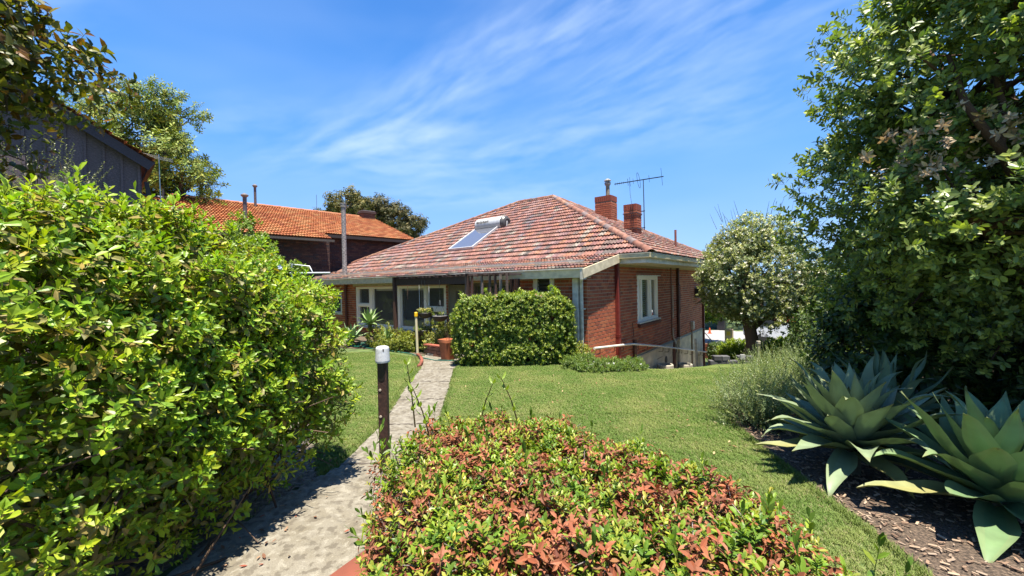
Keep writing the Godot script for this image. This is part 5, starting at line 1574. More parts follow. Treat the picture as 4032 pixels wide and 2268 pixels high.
	for i in 2600:
		var an := rf(-1.5, 1.5)
		var d := rf(60.0, 75.0)
		xs.append(Transform3D(frame_to(Vector3(rf(-0.6, 0.6), 1, rf(-0.6, 0.6)).normalized(), rf(0, TAU)), Vector3(sin(an) * d, -2.4 + rf(0, 1) * (3.4 + 1.8 * noise.get_noise_1d(an * 14.0)), -cos(an) * d)))
		ct.append(vary(Color.WHITE, 0.3))
	many("foliage", cm, belt, xs, ct)

func agave(called: String, label: String, at: Vector3, n: int, l: float, w: float, seed_: int, tint: Color, lean := Vector3.ZERO, group := "agaves in the right hand bed") -> void:
	var t := thing(called, label, "agave", at, 0.0, group)
	var keep := rng.state
	rng.seed = seed_
	var g := Geo.new()
	g.tube([Vector3(0, -0.1, 0) - lean * 0.2, Vector3(0, 0.05, 0), Vector3(0, 0.2, 0)], [0.06, 0.06, 0.04], 10, lin(0.16, 0.15, 0.1))
	obj("stem", g, t, M.bark)
	for i in n:
		var f := float(i) / n                           # 0 outermost and lowest
		var az := i * 2.399 + rf(-0.15, 0.15)
		var el := lerpf(-0.16, 1.45, pow(f, 0.75)) + rf(-0.08, 0.08)
		var ll := l * rf(0.88, 1.08) * (1.0 - 0.35 * smoothstep(0.75, 1.0, f))
		var ww := w * rf(0.9, 1.1) * (1.0 - 0.35 * smoothstep(0.45, 1.0, f))
		var bend := rf(-0.35, 0.2) + (0.25 if f < 0.3 else 0.0)      # how far the blade arches over
		var recurve := rf(-0.2, 0.9)
		g = Geo.new()
		var dirh := Vector3(cos(az), 0, sin(az))
		var side := Vector3(-sin(az), 0, cos(az))
		var p := Vector3(0, 0.10 + 0.12 * f, 0) + dirh * 0.03
		var rows := []
		var nseg := 12
		for k in nseg + 1:
			var s := float(k) / nseg
			var a := el - bend * s * s - (recurve * smoothstep(0.75, 1.0, s))
			var d := (dirh * cos(a) + Vector3.UP * sin(a) + lean * 0.15).normalized()
			if k > 0: p += d * (ll / nseg) + side * 0.006 * sin(s * 7.0 + i * 2.0)
			var wd := ww * 0.5 * (0.62 + 0.38 * sin(PI * clampf(s / 0.95, 0.0, 1.0))) * (1.0 if s < 0.5 else pow(maxf(0.0, 1.0 - pow((s - 0.5) / 0.5, 1.8)), 1.05))
			if s < 0.2: wd *= 0.85 + 0.75 * s
			var up := side.cross(d).normalized()
			if up.y < 0 and f < 0.6: up = -up
			var cup := 0.55 * (1.0 - 0.45 * s)
			var row := []
			var nrm := []
			for c in 5:
				var u := (c - 2) / 2.0
				row.append(p + side * wd * u * (1.0 - 0.12 * cup) + up * wd * cup * u * u + up * 0.012 * sin(s * 11.0 + i) * absf(u))
				nrm.append((up - side * u * cup * 1.5).normalized())
			rows.append([row, nrm])
		var base_col := vary(Color(0.225 * tint.r, 0.30 * tint.g, 0.195 * tint.b), 0.16)
		if f < 0.12 and i % 2 == 0: base_col = vary(lin(0.27, 0.25, 0.1), 0.2)      # old lower leaves gone yellow
		for k in nseg:
			var s := float(k) / nseg
			var col := base_col.lerp(lin(0.25, 0.31, 0.13), 0.4 * s)
			if k == nseg - 1: col = col.lerp(lin(0.26, 0.2, 0.09), 0.3)
			for c in 4:
				var e := col.lerp(lin(0.22, 0.27, 0.13), 0.35) if c == 0 or c == 3 else col
				var A: Array = rows[k]; var B: Array = rows[k + 1]
				var flipn := 1.0
				var q0: Vector3 = A[0][c]; var q1: Vector3 = A[0][c + 1]; var q2: Vector3 = B[0][c + 1]; var q3: Vector3 = B[0][c]
				if (q1 - q0).cross(q2 - q0).dot(A[1][c]) < 0.0:
					g.quadn(q0, q3, q2, q1, A[1][c], B[1][c], B[1][c + 1], A[1][c + 1], e)
				else:
					g.quadn(q0, q1, q2, q3, A[1][c], A[1][c + 1], B[1][c + 1], B[1][c], e)
		obj("leaf", g, t, M.agave)
	rng.state = keep

func garden() -> void:
	var ay := func(x: float, z: float) -> Vector3: return Vector3(x, ground_y(x, z) + 0.02, z)
	agave("agave", "largest blue green agave at the lawn edge with its left leaves in sun", ay.call(2.78, -3.25) + Vector3(0, 0.08, 0), 60, 0.70, 0.19, 11, Color(1, 1, 1))
	agave("agave", "dark green agave in deep shade at the lower right corner", ay.call(3.12, -2.55) + Vector3(0, 0.0, 0), 46, 0.74, 0.19, 23, Color(0.72, 0.95, 0.72))
	agave("agave", "slender grey agave behind and right of the largest agave", ay.call(3.75, -3.95) + Vector3(0, 0.05, 0), 30, 0.74, 0.13, 37, Color(0.85, 1.0, 1.0))
	agave("agave", "upper pale green agave in the bed below the long window", glob(6.45, 0.0, -1.6) + Vector3(0, 0.35, 0), 24, 0.5, 0.11, 41, Color(1.3, 1.5, 0.75), Vector3.ZERO, "agaves below the long window")
	agave("agave", "lower bluish agave in the bed beside the big hedge end", glob(7.1, -0.2, -1.8) + Vector3(0, 0.05, 0), 22, 0.55, 0.13, 43, Color(0.95, 1.15, 0.9), Vector3.ZERO, "agaves below the long window")
	agave("agave", "small bright agave low in front of the window sill", glob(5.75, -0.2, -1.5) + Vector3(0, 0.1, 0), 14, 0.36, 0.08, 47, Color(1.1, 1.35, 0.7), Vector3.ZERO, "agaves below the long window")
	# leaning cane under the upper agave
	var cn := thing("bare_cane", "bare brown cane leaning in the bed under the agaves", "branch", glob(6.6, -0.25, -1.6))
	var g := Geo.new()
	g.tube([Vector3(0.1, 0, 0.05), Vector3(0.0, 0.25, 0.0), Vector3(-0.12, 0.45, 0.05)], [0.02, 0.017, 0.012], 6, lin(0.2, 0.13, 0.09))
	g.tube([Vector3(0.0, 0.25, 0.0), Vector3(0.12, 0.5, 0.0)], [0.014, 0.009], 6, lin(0.2, 0.13, 0.09))
	obj("cane", g, cn, M.bark)
	# ---- bushes in the front bed
	var bl := sprig(9, 0.06, 0.03, 0.07, 0.6, [lin(0.25, 0.29, 0.045), lin(0.19, 0.24, 0.04), lin(0.32, 0.33, 0.06), lin(0.14, 0.19, 0.035)], M.leaf, 0.2)
	var gl := sprig(9, 0.06, 0.04, 0.07, 0.6, [lin(0.22, 0.28, 0.08), lin(0.3, 0.33, 0.12), lin(0.15, 0.2, 0.05), lin(0.38, 0.36, 0.1)], M.leaf, 0.2)
	var specs := [["yellow green bush right of the lower agave", 6.15, -1.35, 0.42, 0.42, 380, bl], ["yellow green bush directly behind the white capped lamp post", 5.55, -1.45, 0.5, 0.36, 460, bl], ["low yellow green bush behind the cut edge of the lawn", 4.9, -1.35, 0.42, 0.3, 360, bl], ["variegated bush behind the cream stake", 4.05, -1.05, 0.45, 0.36, 420, gl], ["taller variegated bush between the stake and low garden wall", 3.75, -0.9, 0.36, 0.5, 340, gl], ["thin leggy bush under the hanging baskets", 4.6, -0.6, 0.45, 0.55, 200, gl]]
	for q in specs:
		var c := glob(q[1], 0, q[2])
		var y := ground_y(c.x, c.z)
		bush("bed_bush", q[0], "bush", [[Vector3(c.x, y + q[4] * 0.7, c.z), Vector3(q[3], q[4] * 0.85, q[3] * 0.8), 2.3, 0.3], [Vector3(c.x + q[3] * 0.5, y + q[4] * 0.45, c.z + 0.1), Vector3(q[3] * 0.7, q[4] * 0.6, q[3] * 0.6), 2.3, 0.3]], q[5], 0.25, 0.16, 3.0, q[6], 0.7, 1.2, [Color(1, 1, 1), Color(1.15, 1.1, 0.8), Color(0.8, 0.85, 0.8)], "bushes in the bed below the long window", -0.3)
	# climbing sprays at the left end of the house
	var cs := sprig(14, 0.05, 0.022, 0.16, 0.3, [lin(0.16, 0.21, 0.05), lin(0.2, 0.25, 0.06)], M.leaf, 0.2)
	var climb := thing("climbing_rose", "loose thorny climber with long sprays in front of the left end window", "climber", glob(9.9, -0.3, -1.5))
	g = Geo.new()
	var cp := []
	for i in 9:
		var b := Vector3(rf(-1.0, 0.6), 0, rf(-0.4, 0.4))
		var top := b + Vector3(rf(-0.2, 0.5), rf(1.3, 2.15), rf(-0.2, 0.2))
		var mid := b.lerp(top, 0.5) + Vector3(-0.12, 0.1, 0)
		g.tube([b, mid, top], [0.012, 0.01, 0.005], 5, lin(0.12, 0.1, 0.05), false)
		for k in 26:
			var f := rf(0.25, 1.0)
			var p := b.lerp(mid, f * 2.0) if f < 0.5 else mid.lerp(top, f * 2.0 - 1.0)
			cp.append([p + Vector3(rf(-0.05, 0.05), 0, rf(-0.05, 0.05)), Vector3(rf(-1, 1), rf(-0.2, 0.6), rf(-1, 1)).normalized(), 0.0])
	obj("cane", g, climb, M.bark)
	foliage("foliage", climb, cs, cp, 0.7, 1.3, 1.0, 0.2, 0.4, [Color(1, 1, 1), Color(1.1, 1.05, 0.8)])
	# ---- clipped hedge in front of the house
	var hl := sprig(10, 0.062, 0.036, 0.06, 0.5, [lin(0.15, 0.235, 0.04), lin(0.2, 0.28, 0.045), lin(0.10, 0.165, 0.035), lin(0.25, 0.31, 0.055)], M.leaf, 0.3, 0.3, [0.2, 1.0, 0.7, 0.0])
	var hy := ground_y(0.0, -9.0)
	var hb := [[Vector3(0.02, hy + 0.70, -9.02), Vector3(1.33, 0.78, 0.42), 7.0, 0.0], [Vector3(-0.55, hy + 0.72, -9.05), Vector3(0.7, 0.76, 0.38), 5.0, 0.0], [Vector3(0.35, hy + 0.76, -9.02), Vector3(0.8, 0.8, 0.4), 5.0, 0.0]]
	var hd := bush("clipped_hedge", "box shaped clipped green hedge with a few pink flowers before the house", "hedge", hb, 7600, 0.16, 0.12, 2.6, hl, 0.7, 1.15, [Color(1, 1, 1), Color(1.2, 1.1, 0.8), Color(0.75, 0.85, 0.85)], "", -0.42, 0.12, 1.0, 0.35, 160, 0.008)
	var pk := sprig(6, 0.04, 0.035, 0.02, 0.9, [lin(0.75, 0.5, 0.47), lin(0.7, 0.58, 0.52)], M.leaf, 0.3, -0.4)
	for q in [[-0.34, 0.92], [-0.36, 0.84], [0.18, 0.8], [0.52, 0.92], [0.62, 0.89]]:
		put("flower", pk, hd, Transform3D(frame_to(Vector3(0, 0.3, 1).normalized(), 0.0).scaled(Vector3.ONE * 1.2), Vector3(q[0], q[1] + 0.42, -8.58) - Vector3(hb[0][0].x, hy, hb[0][0].z)))
	var shp := []
	for q in [[-1.1, 1.53], [-0.55, 1.6], [0.15, 1.6], [0.88, 1.66], [0.98, 1.68], [1.05, 1.62], [-0.2, 1.58], [0.5, 1.56]]:
		for k in 4: shp.append([Vector3(q[0] + rf(-0.05, 0.05), q[1] + rf(-0.08, 0.06), -8.95 + rf(-0.2, 0.2)) - Vector3(hb[0][0].x, 0, hb[0][0].z), Vector3.UP, 0.0])
	foliage("shoots", hd, hl, shp, 1.0, 1.5, 1.0, 0.5, 0.3, [Color(1.1, 1.1, 0.9)])
	# low spreading plant at the house corner
	var ll := sprig(14, 0.045, 0.016, 0.09, 0.7, [lin(0.13, 0.2, 0.05), lin(0.17, 0.24, 0.06), lin(0.1, 0.16, 0.04)], M.leaf, 0.2)
	var lc := func(x: float, z: float, rx: float, ry: float, rz: float) -> Array: return [Vector3(x, ground_y(x, z) + ry * 0.35, z), Vector3(rx, ry, rz), 2.2, 0.4]
	var lp := bush("low_shrub", "low spreading green plant with small white flowers at the house corner", "shrub", [lc.call(1.8, -8.05, 0.55, 0.13, 0.34), lc.call(2.3, -8.0, 0.4, 0.12, 0.3), lc.call(1.4, -8.3, 0.35, 0.16, 0.26)], 1700, 0.14, 0.12, 3.0, ll, 0.7, 1.2, [Color(1, 1, 1), Color(1.15, 1.1, 0.8), Color(0.8, 0.9, 0.8)])
	var wf := sprig(6, 0.028, 0.022, 0.01, 0.5, [lin(0.7, 0.7, 0.72)], M.leaf)
	var lpo: Vector3 = lp.position
	for i in 9:
		var x := rf(1.2, 2.6)
		var z := rf(-8.1, -7.8)
		put("flower", wf, lp, Transform3D(frame_to(Vector3(0, 0.6, 1).normalized(), rf(0, 3)), Vector3(x, ground_y(x, z) + rf(0.08, 0.18), z) - lpo))
	bush("corner_plant", "pale yellow green plant by the foot of the white downpipe", "plant", [[glob(0.0, -0.05, -0.35), Vector3(0.2, 0.22, 0.2), 2.2, 0.0]], 130, 0.15, 0.1, 3.0, gl, 0.8, 1.2, [Color(1.1, 1.1, 0.9)])
	# ---- feathery grey-green shrubs along the bed behind the agaves
	var fl := sprig(26, 0.035, 0.008, 0.24, 0.75, [lin(0.26, 0.32, 0.14), lin(0.31, 0.36, 0.17), lin(0.2, 0.26, 0.10)], M.leaf, 0.1, 0.1, [0.6, 1.0, 0.8, 0.0], lin(0.25, 0.3, 0.14))
	var fs := [["feathery grey green shrub nearest the lawn curve", [lc.call(2.75, -4.5, 0.3, 0.3, 0.4), lc.call(3.0, -4.95, 0.34, 0.32, 0.4)], 760], ["feathery grey green shrub behind the largest agave", [lc.call(3.6, -5.3, 0.5, 0.36, 0.55), lc.call(4.0, -5.1, 0.45, 0.36, 0.45)], 900], ["feathery pale shrub farthest along the bed by the crest", [lc.call(4.35, -6.4, 0.5, 0.34, 0.5), lc.call(5.1, -6.6, 0.5, 0.36, 0.45)], 800]]
	for q in fs: bush("feathery_shrub", q[0], "shrub", q[1], q[2], 0.3, 0.2, 2.0, fl, 0.8, 1.25, [Color(1, 1, 1), Color(1.1, 1.05, 0.85), Color(0.8, 0.88, 0.85)], "feathery shrubs along the right hand bed", -1.0, 0.4, 0.7, 0.8)
	# ---- dark shrubs and bright plants further back on the right
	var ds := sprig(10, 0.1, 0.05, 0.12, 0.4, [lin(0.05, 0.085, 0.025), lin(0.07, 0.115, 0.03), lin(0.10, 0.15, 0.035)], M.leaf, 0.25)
	var ys := sprig(12, 0.09, 0.03, 0.14, 0.7, [lin(0.30, 0.36, 0.025), lin(0.26, 0.33, 0.03), lin(0.2, 0.28, 0.03)], M.leaf, 0.2)
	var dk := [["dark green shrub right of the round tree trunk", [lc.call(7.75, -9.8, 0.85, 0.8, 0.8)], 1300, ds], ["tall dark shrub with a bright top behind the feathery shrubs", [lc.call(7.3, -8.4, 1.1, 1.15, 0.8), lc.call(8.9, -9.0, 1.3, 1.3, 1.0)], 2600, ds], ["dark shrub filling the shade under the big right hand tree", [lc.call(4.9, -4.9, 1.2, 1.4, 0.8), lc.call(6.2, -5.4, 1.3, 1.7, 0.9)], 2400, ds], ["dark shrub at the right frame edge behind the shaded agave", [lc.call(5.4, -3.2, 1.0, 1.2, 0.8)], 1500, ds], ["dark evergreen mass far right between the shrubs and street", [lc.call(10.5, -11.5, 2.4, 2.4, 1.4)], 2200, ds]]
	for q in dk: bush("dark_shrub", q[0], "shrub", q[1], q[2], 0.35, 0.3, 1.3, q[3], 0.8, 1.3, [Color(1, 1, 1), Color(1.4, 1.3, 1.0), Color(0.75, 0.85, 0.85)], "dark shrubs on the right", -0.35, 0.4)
	var yk := [["yellow green mounded shrub behind the grey block wall", [lc.call(7.9, -14.0, 0.55, 0.5, 0.5)], 700], ["yellow green ground shrub right of the round tree trunk", [lc.call(8.9, -13.0, 0.9, 0.45, 0.6)], 900], ["strappy bright plant between the gate and block wall", [lc.call(6.75, -13.0, 0.25, 0.26, 0.25)], 110]]
	for q in yk: bush("bright_shrub", q[0], "shrub", q[1], q[2], 0.2, 0.15, 2.0, ys, 0.8, 1.3, [Color(1, 1, 1), Color(0.85, 0.95, 0.8)], "bright shrubs around the round tree", -1.0, 0.5)
	bush("trimmed_hedge", "trimmed dark hedge beyond the gate by the street", "hedge", [[Vector3(9.05, -1.55, -17.0), Vector3(0.55, 0.36, 0.35), 5.0, 0.0]], 500, 0.15, 0.1, 2.0, ds, 0.7, 1.1, [Color(1.3, 1.3, 1), Color(1, 1, 1)])
	# ---- leafy shrubs between the big hedge and the neighbour
	var vl := sprig(10, 0.085, 0.05, 0.1, 0.5, [lin(0.17, 0.26, 0.03), lin(0.22, 0.31, 0.035), lin(0.13, 0.2, 0.03), lin(0.27, 0.34, 0.05)], M.leaf, 0.3)
	var vs := [["leafy green vine mass left of the rusty flue", [[Vector3(-5.85, 1.35, -9.0), Vector3(0.6, 1.4, 0.6), 2.4, 0.0], [Vector3(-5.2, 1.1, -9.3), Vector3(0.42, 1.05, 0.5), 2.4, 0.0], [Vector3(-6.6, 1.4, -10.3), Vector3(0.75, 1.1, 0.8), 2.3, 0.0]], 2400], ["leafy green shrub with paler leaves right of the rusty flue", [[Vector3(-8.7, 1.9, -21.0), Vector3(1.5, 1.5, 1.0), 2.3, 0.0], [Vector3(-7.4, 1.6, -21.5), Vector3(1.3, 1.3, 0.9), 2.3, 0.0]], 1300], ["upright creeper against the neighbour's orange roof", [[Vector3(-7.7, 2.6, -11.4), Vector3(0.5, 1.05, 0.5), 2.3, 0.0], [Vector3(-8.3, 1.5, -11.0), Vector3(1.0, 0.9, 0.7), 2.3, 0.0], [Vector3(-7.1, 1.7, -11.6), Vector3(0.6, 0.75, 0.6), 2.3, 0.0]], 1500]]
	for q in vs: bush("leafy_shrub", q[0], "shrub", q[1], q[2], 0.3, 0.25, 1.6, vl, 0.8, 1.3, [Color(1, 1, 1), Color(1.15, 1.1, 0.85), Color(0.8, 0.88, 0.8)], "leafy shrubs beyond the big hedge", -0.4, 0.5)
	# ---- garden lamp post by the path
	var bp := Vector3(-1.135, 0, -3.42)
	bp.y = ground_y(bp.x, bp.z)
	var lamp := thing("garden_lamp", "brown timber bollard lamp with a chipped white cap beside the path", "lamp", bp)
	g = Geo.new()
	g.box(Vector3(0, 0.45, 0), Vector3(0.08, 1.1, 0.06), lin(0.085, 0.036, 0.024), Basis.IDENTITY, 0.005)
	obj("post", g, lamp, M.wood)
	g = Geo.new()
	g.box(Vector3(-0.004, 0.93, 0.0315), Vector3(0.06, 0.15, 0.003), lin(0.012, 0.01, 0.009))
	g.lathe([[0.001, 0.0], [0.03, 0.0], [0.03, 0.003], [0.001, 0.0032]], 16, lin(0.012, 0.01, 0.009), Vector3(-0.004, 0.855, 0.0298), Basis(Vector3.RIGHT, PI * 0.5))
	obj("recess", g, lamp, M.plastic)
	g = Geo.new()
	g.lathe([[0.04, -0.07], [0.06, -0.075], [0.062, -0.06], [0.056, 0.045], [0.052, 0.056], [0.036, 0.063], [0.001, 0.066]], 28, lin(0.72, 0.73, 0.76), Vector3(0.0, 1.06, 0.0))
	obj("cap", g, lamp, mat(0.45, noise_tex(0.012, 0.78, 1.0, 91, 6), 5.0))
	g = Geo.new()
	g.box(Vector3(0.024, 1.095, 0.0515), Vector3(0.009, 0.022, 0.004), lin(0.03, 0.02, 0.02))
	obj("chip", g, lamp, M.plastic)
	for q in [[-0.018, 0.75], [-0.018, 0.52], [-0.02, 0.28]]:
		g = Geo.new()
		g.lathe([[0.011, 0.0], [0.011, 0.004], [0.001, 0.005]], 10, lin(0.5, 0.42, 0.33), Vector3(q[0], q[1], 0.03), Basis(Vector3.RIGHT, PI * 0.5))
		obj("screw", g, lamp, M.plastic)
	# ---- painted brick edging where the path meets the lawn
	var ed := thing("brick_edging", "curved row of red painted bricks edging the lawn at the path end", "edging", Vector3(-2.05, ground_y(-2.05, -8.7), -8.7))
	for i in 7:
		g = Geo.new()
		var f := i / 6.0
		g.box(Vector3(-0.03 - 0.06 * f - 0.28 * f * f, 0.03, 0.0 - 1.35 * f), Vector3(0.07, 0.09, 0.19), vary(lin(0.27, 0.08, 0.05), 0.3), Basis(Vector3.UP, 0.05 + 0.42 * f), 0.01)
		obj("brick", g, ed, M.brick)
	var kb := thing("painted_kerb", "red painted kerb poking out under the browned hedge beside the path", "kerb", Vector3(-0.9, ground_y(-0.9, -2.1), -2.1))
	g = Geo.new()
	g.box(Vector3(0.07, 0.05, 0.0), Vector3(0.16, 0.16, 0.85), lin(0.24, 0.07, 0.04), Basis(Vector3.UP, -0.52), 0.018)
	obj("kerbstone", g, kb, M.render)
	# ---- litter of mulch and leaves
	var ch := Geo.new()
	ch.box(Vector3.ZERO, Vector3(0.035, 0.005, 0.01), Color.WHITE)
	var cx := []
	var cc := []
	for i in 9000:
		var x := rf(1.9, 6.0)
		var z := rf(-6.5, -1.2)
		if not in_poly(x, z, BED): continue
		cx.append(Transform3D((Basis(Vector3.UP, rf(0, TAU)) * Basis(Vector3.RIGHT, rf(-0.5, 0.5)) * Basis(Vector3.BACK, rf(-0.3, 0.3))).scaled(Vector3.ONE * rf(0.4, 1.3)), Vector3(x, ground_y(x, z) + 0.014 + rf(0, 0.012), z)))
		cc.append(vary(pick([lin(0.2, 0.13, 0.085), lin(0.3, 0.22, 0.15), lin(0.12, 0.075, 0.05), lin(0.27, 0.2, 0.145)]), 0.2))
	tag(many("mulch", ch.mesh(M.cloth), self, cx, cc), "brown bark chips scattered over the bed under the agaves", "mulch")
	var lf := Geo.new()
	lf.leaf(Transform3D.IDENTITY, 0.045, 0.02, 0.4, -0.3, Color.WHITE)
	cx = []
	cc = []
	for i in 520:
		var x := rf(-3.2, -0.8)
		var z := rf(-4.1, -1.4)
		var on := in_poly(x, z, PATH)
		if on and x > -1.7 - (z + 3.4) * -0.25 and rng.randf() < 0.9: continue
		cx.append(Transform3D((Basis(Vector3.UP, rf(0, TAU)) * Basis(Vector3.RIGHT, rf(-0.25, 0.25))).scaled(Vector3.ONE * rf(0.3, 1.0)), Vector3(x, ground_y(x, z) + 0.022 + rf(0, 0.006), z)))
		cc.append(vary(pick([lin(0.2, 0.1, 0.06), lin(0.12, 0.07, 0.045), lin(0.33, 0.2, 0.12), lin(0.3, 0.08, 0.045)]), 0.25))
	for i in 170:
		var x := rf(-1.6, 2.6)
		var z := rf(-7.5, -2.6)
		if in_poly(x, z, PATH) or in_poly(x, z, BED): continue
		cx.append(Transform3D((Basis(Vector3.UP, rf(0, TAU)) * Basis(Vector3.RIGHT, rf(-0.4, 0.4))).scaled(Vector3.ONE * rf(0.5, 1.1)), Vector3(x, ground_y(x, z) + 0.022 + rf(0, 0.006), z)))
		cc.append(vary(pick([lin(0.3, 0.17, 0.09), lin(0.4, 0.3, 0.16), lin(0.22, 0.12, 0.06)]), 0.25))
	tag(many("leaf_litter", lf.mesh(M.dry), self, cx, cc), "dry brown leaves strewn along the path and over the lawn", "leaves")

func near_hedges() -> void:
	# ---- the tall hedge on the left
	var cols := [lin(0.25, 0.36, 0.028), lin(0.32, 0.42, 0.035), lin(0.17, 0.27, 0.025), lin(0.39, 0.46, 0.045), lin(0.11, 0.18, 0.024), lin(0.25, 0.36, 0.028), lin(0.3, 0.24, 0.08)]
	var sp := sprig(9, 0.064, 0.028, 0.10, 0.55, cols, M.gloss, 0.3, 0.25, [0.2, 0.7, 1.0, 0.0])
	var yaw := 1.32
	var lb := [[Vector3(-2.95, 1.0, -1.2), Vector3(1.9, 1.05, 0.98), 3.2, yaw], [Vector3(-2.3, 0.84, -3.3), Vector3(0.75, 0.86, 0.82), 2.5, yaw], [Vector3(-2.62, 1.02, -2.6), Vector3(0.9, 1.04, 0.93), 2.8, yaw]]
	var base := Vector3(-2.7, 0, -2.4)
	var t := thing("tall_hedge", "big bright green leafy hedge filling the left side by the path", "hedge", base)
	var g := twigs(lb, Vector3(-2.6, 0.1, -2.6), 50, 0.009, lin(0.12, 0.075, 0.045), 0.9)
	for i in 420:
		var f := rf(-1.0, 1.0)
		var p := Vector3(-2.75, 0, -2.2) + Vector3(0.25, 0, -0.97) * (f * 1.5) + Vector3(0.97, 0, 0.25) * rf(0.1, 0.8)
		p.y = rf(0.08, 1.0)
		var d := Vector3(rf(-1, 1), rf(-0.35, 0.9), rf(-1, 1)).normalized() * rf(0.15, 0.5)
		g.tube([p, p + d * 0.5 + Vector3(0, 0.02, 0), p + d], [0.006, 0.005, 0.003], 4, vary(lin(0.19, 0.125, 0.085), 0.35), false)
	for i in g.v.size(): g.v[i] -= base
	obj("branches", g, t, M.bark, "stuff")
	var pts := shell(lb, 15000, 0.5, 0.2, 2.2, -0.3, 0.1)
	var keep := []
	for p in pts:
		var q: Vector3 = p[0]
		# thin and bare towards the ground, where the old wood shows
		if q.y < 0.55 and rng.randf() < 0.75 - q.y * 0.9: continue
		p[0] = q - base
		keep.append(p)
	foliage("foliage", t, sp, keep, 0.55, 1.3, 1.0, 0.6, 0.6, [Color(1, 1, 1), Color(1.2, 1.1, 0.8), Color(0.6, 0.74, 0.8), Color(0.85, 1, 1), Color(1, 1, 1)])
	# long new shoots that stand out of the clipped outline
	var sh := sprig(16, 0.06, 0.026, 0.3, 0.8, [lin(0.28, 0.38, 0.025), lin(0.33, 0.42, 0.03), lin(0.22, 0.33, 0.025)], M.gloss, 0.3, 0.2, [0.2, 0.7, 1.0, 0.0], lin(0.16, 0.2, 0.03))
	var spots := [Vector3(-2.3, 1.9, -1.6), Vector3(-2.2, 1.88, -2.0), Vector3(-2.05, 1.85, -2.35), Vector3(-2.5, 1.95, -1.4), Vector3(-1.95, 1.65, -2.8), Vector3(-2.4, 1.92, -2.1), Vector3(-2.7, 1.95, -1.9), Vector3(-2.1, 1.8, -2.6), Vector3(-2.8, 1.95, -1.6), Vector3(-1.85, 1.45, -3.2)]
	for p in spots:
		put("shoot", sh, t, Transform3D(frame_to(Vector3(rf(-0.3, 0.3), 1, rf(-0.3, 0.3)).normalized(), rf(0, TAU)).scaled(Vector3.ONE * rf(0.75, 1.2)), p - base))
	for i in 110:
		var p: Array = keep[rng.randi() % keep.size()]
		if p[2] > 0.15: continue
		put("shoot", sh, t, Transform3D(frame_to((p[1] * 0.8 + Vector3(rf(-0.5, 0.5), 0.7, rf(-0.5, 0.5))).normalized(), rf(0, TAU)).scaled(Vector3.ONE * rf(0.4, 0.7)), p[0]))
	var pb := sprig(9, 0.026, 0.02, 0.03, 0.6, [lin(0.42, 0.5, 0.85), lin(0.5, 0.57, 0.85)], M.leaf)
	for q in [Vector3(-1.93, 1.77, -3.1), Vector3(-1.88, 1.78, -3.07), Vector3(-1.82, 1.75, -3.11), Vector3(-1.97, 1.74, -3.1)]:
		put("flower", pb, t, Transform3D(frame_to(Vector3(0.3, 0.8, 0.6).normalized(), rf(0, TAU)), q - base))
	# ---- wispy shrub before the clad gable
	var ws := sprig(18, 0.022, 0.008, 0.2, 0.6, [lin(0.25, 0.26, 0.13), lin(0.2, 0.22, 0.11)], M.leaf, 0.1, 0.1, [0.6, 1.0, 0.8, 0.0])
	bush("wispy_shrub", "thin grey olive shrub rising between the tall hedge and clad gable", "shrub", [[Vector3(-4.75, 2.55, -4.0), Vector3(0.5, 0.45, 0.35), 2.2, 0.0]], 240, 0.35, 0.1, 2.0, ws, 0.8, 1.3, [Color(1, 1, 1)], "", -0.2, 1.0, 0.8, 0.6, 14, 0.012)
	# ---- the low browned hedge in front
	var poly := PackedVector2Array([Vector2(-0.3, -0.62), Vector2(-0.52, -1.3), Vector2(-0.78, -2.15), Vector2(-0.72, -2.4), Vector2(-0.55, -2.6), Vector2(-0.1, -2.68), Vector2(0.42, -2.55), Vector2(0.62, -2.2), Vector2(0.98, -1.85), Vector2(1.12, -1.5), Vector2(1.08, -1.1), Vector2(0.85, -0.62)])
	var hb := Vector3(0.15, 0, -1.6)
	var lh := thing("browned_hedge", "low clipped hedge of browned and fresh green leaves in the foreground", "hedge", hb)
	var brown := [lin(0.25, 0.095, 0.055), lin(0.32, 0.135, 0.08), lin(0.15, 0.06, 0.04), lin(0.40, 0.21, 0.14), lin(0.21, 0.12, 0.065), lin(0.27, 0.14, 0.06)]
	var lime := [lin(0.30, 0.34, 0.05), lin(0.24, 0.31, 0.04), lin(0.38, 0.38, 0.07)]
	var green := [lin(0.15, 0.25, 0.03), lin(0.19, 0.29, 0.035), lin(0.11, 0.19, 0.03)]
	var bs := sprig(8, 0.041, 0.019, 0.05, 0.45, brown, M.dry, 0.6, 0.5, [0.2, 0.85, 0.85, 0.0], lin(0.2, 0.13, 0.1))
	var ls := sprig(8, 0.037, 0.016, 0.05, 0.65, lime, M.leaf, 0.35, 0.2, [0.2, 0.8, 0.95, 0.0])
	var gs := sprig(7, 0.046, 0.02, 0.04, 0.6, green, M.gloss, 0.3, 0.15, [0.2, 0.8, 0.95, 0.0])
	var bp := []
	var lp := []
	var gp := []
	g = Geo.new()
	var n := 0
	while n < 9600:
		var x := rf(-0.85, 1.2)
		var z := rf(-2.75, -0.6)
		if not in_poly(x, z, poly): continue
		n += 1
		var edge := 9.0
		var en := Vector2.ZERO
		for i in poly.size():
			var a := poly[i]
			var b := poly[(i + 1) % poly.size()]
			var c := Geometry2D.get_closest_point_to_segment(Vector2(x, z), a, b)
			var dd := c.distance_to(Vector2(x, z))
			if dd < edge:
				edge = dd
				en = (c - Vector2(x, z)) / maxf(dd, 0.001)
		var top := 0.74 + 0.07 * noise.get_noise_2d(x * 2.6, z * 2.6) - 0.16 * pow(maxf(0.0, 1.0 - edge / 0.22), 2.0)
		var y: float
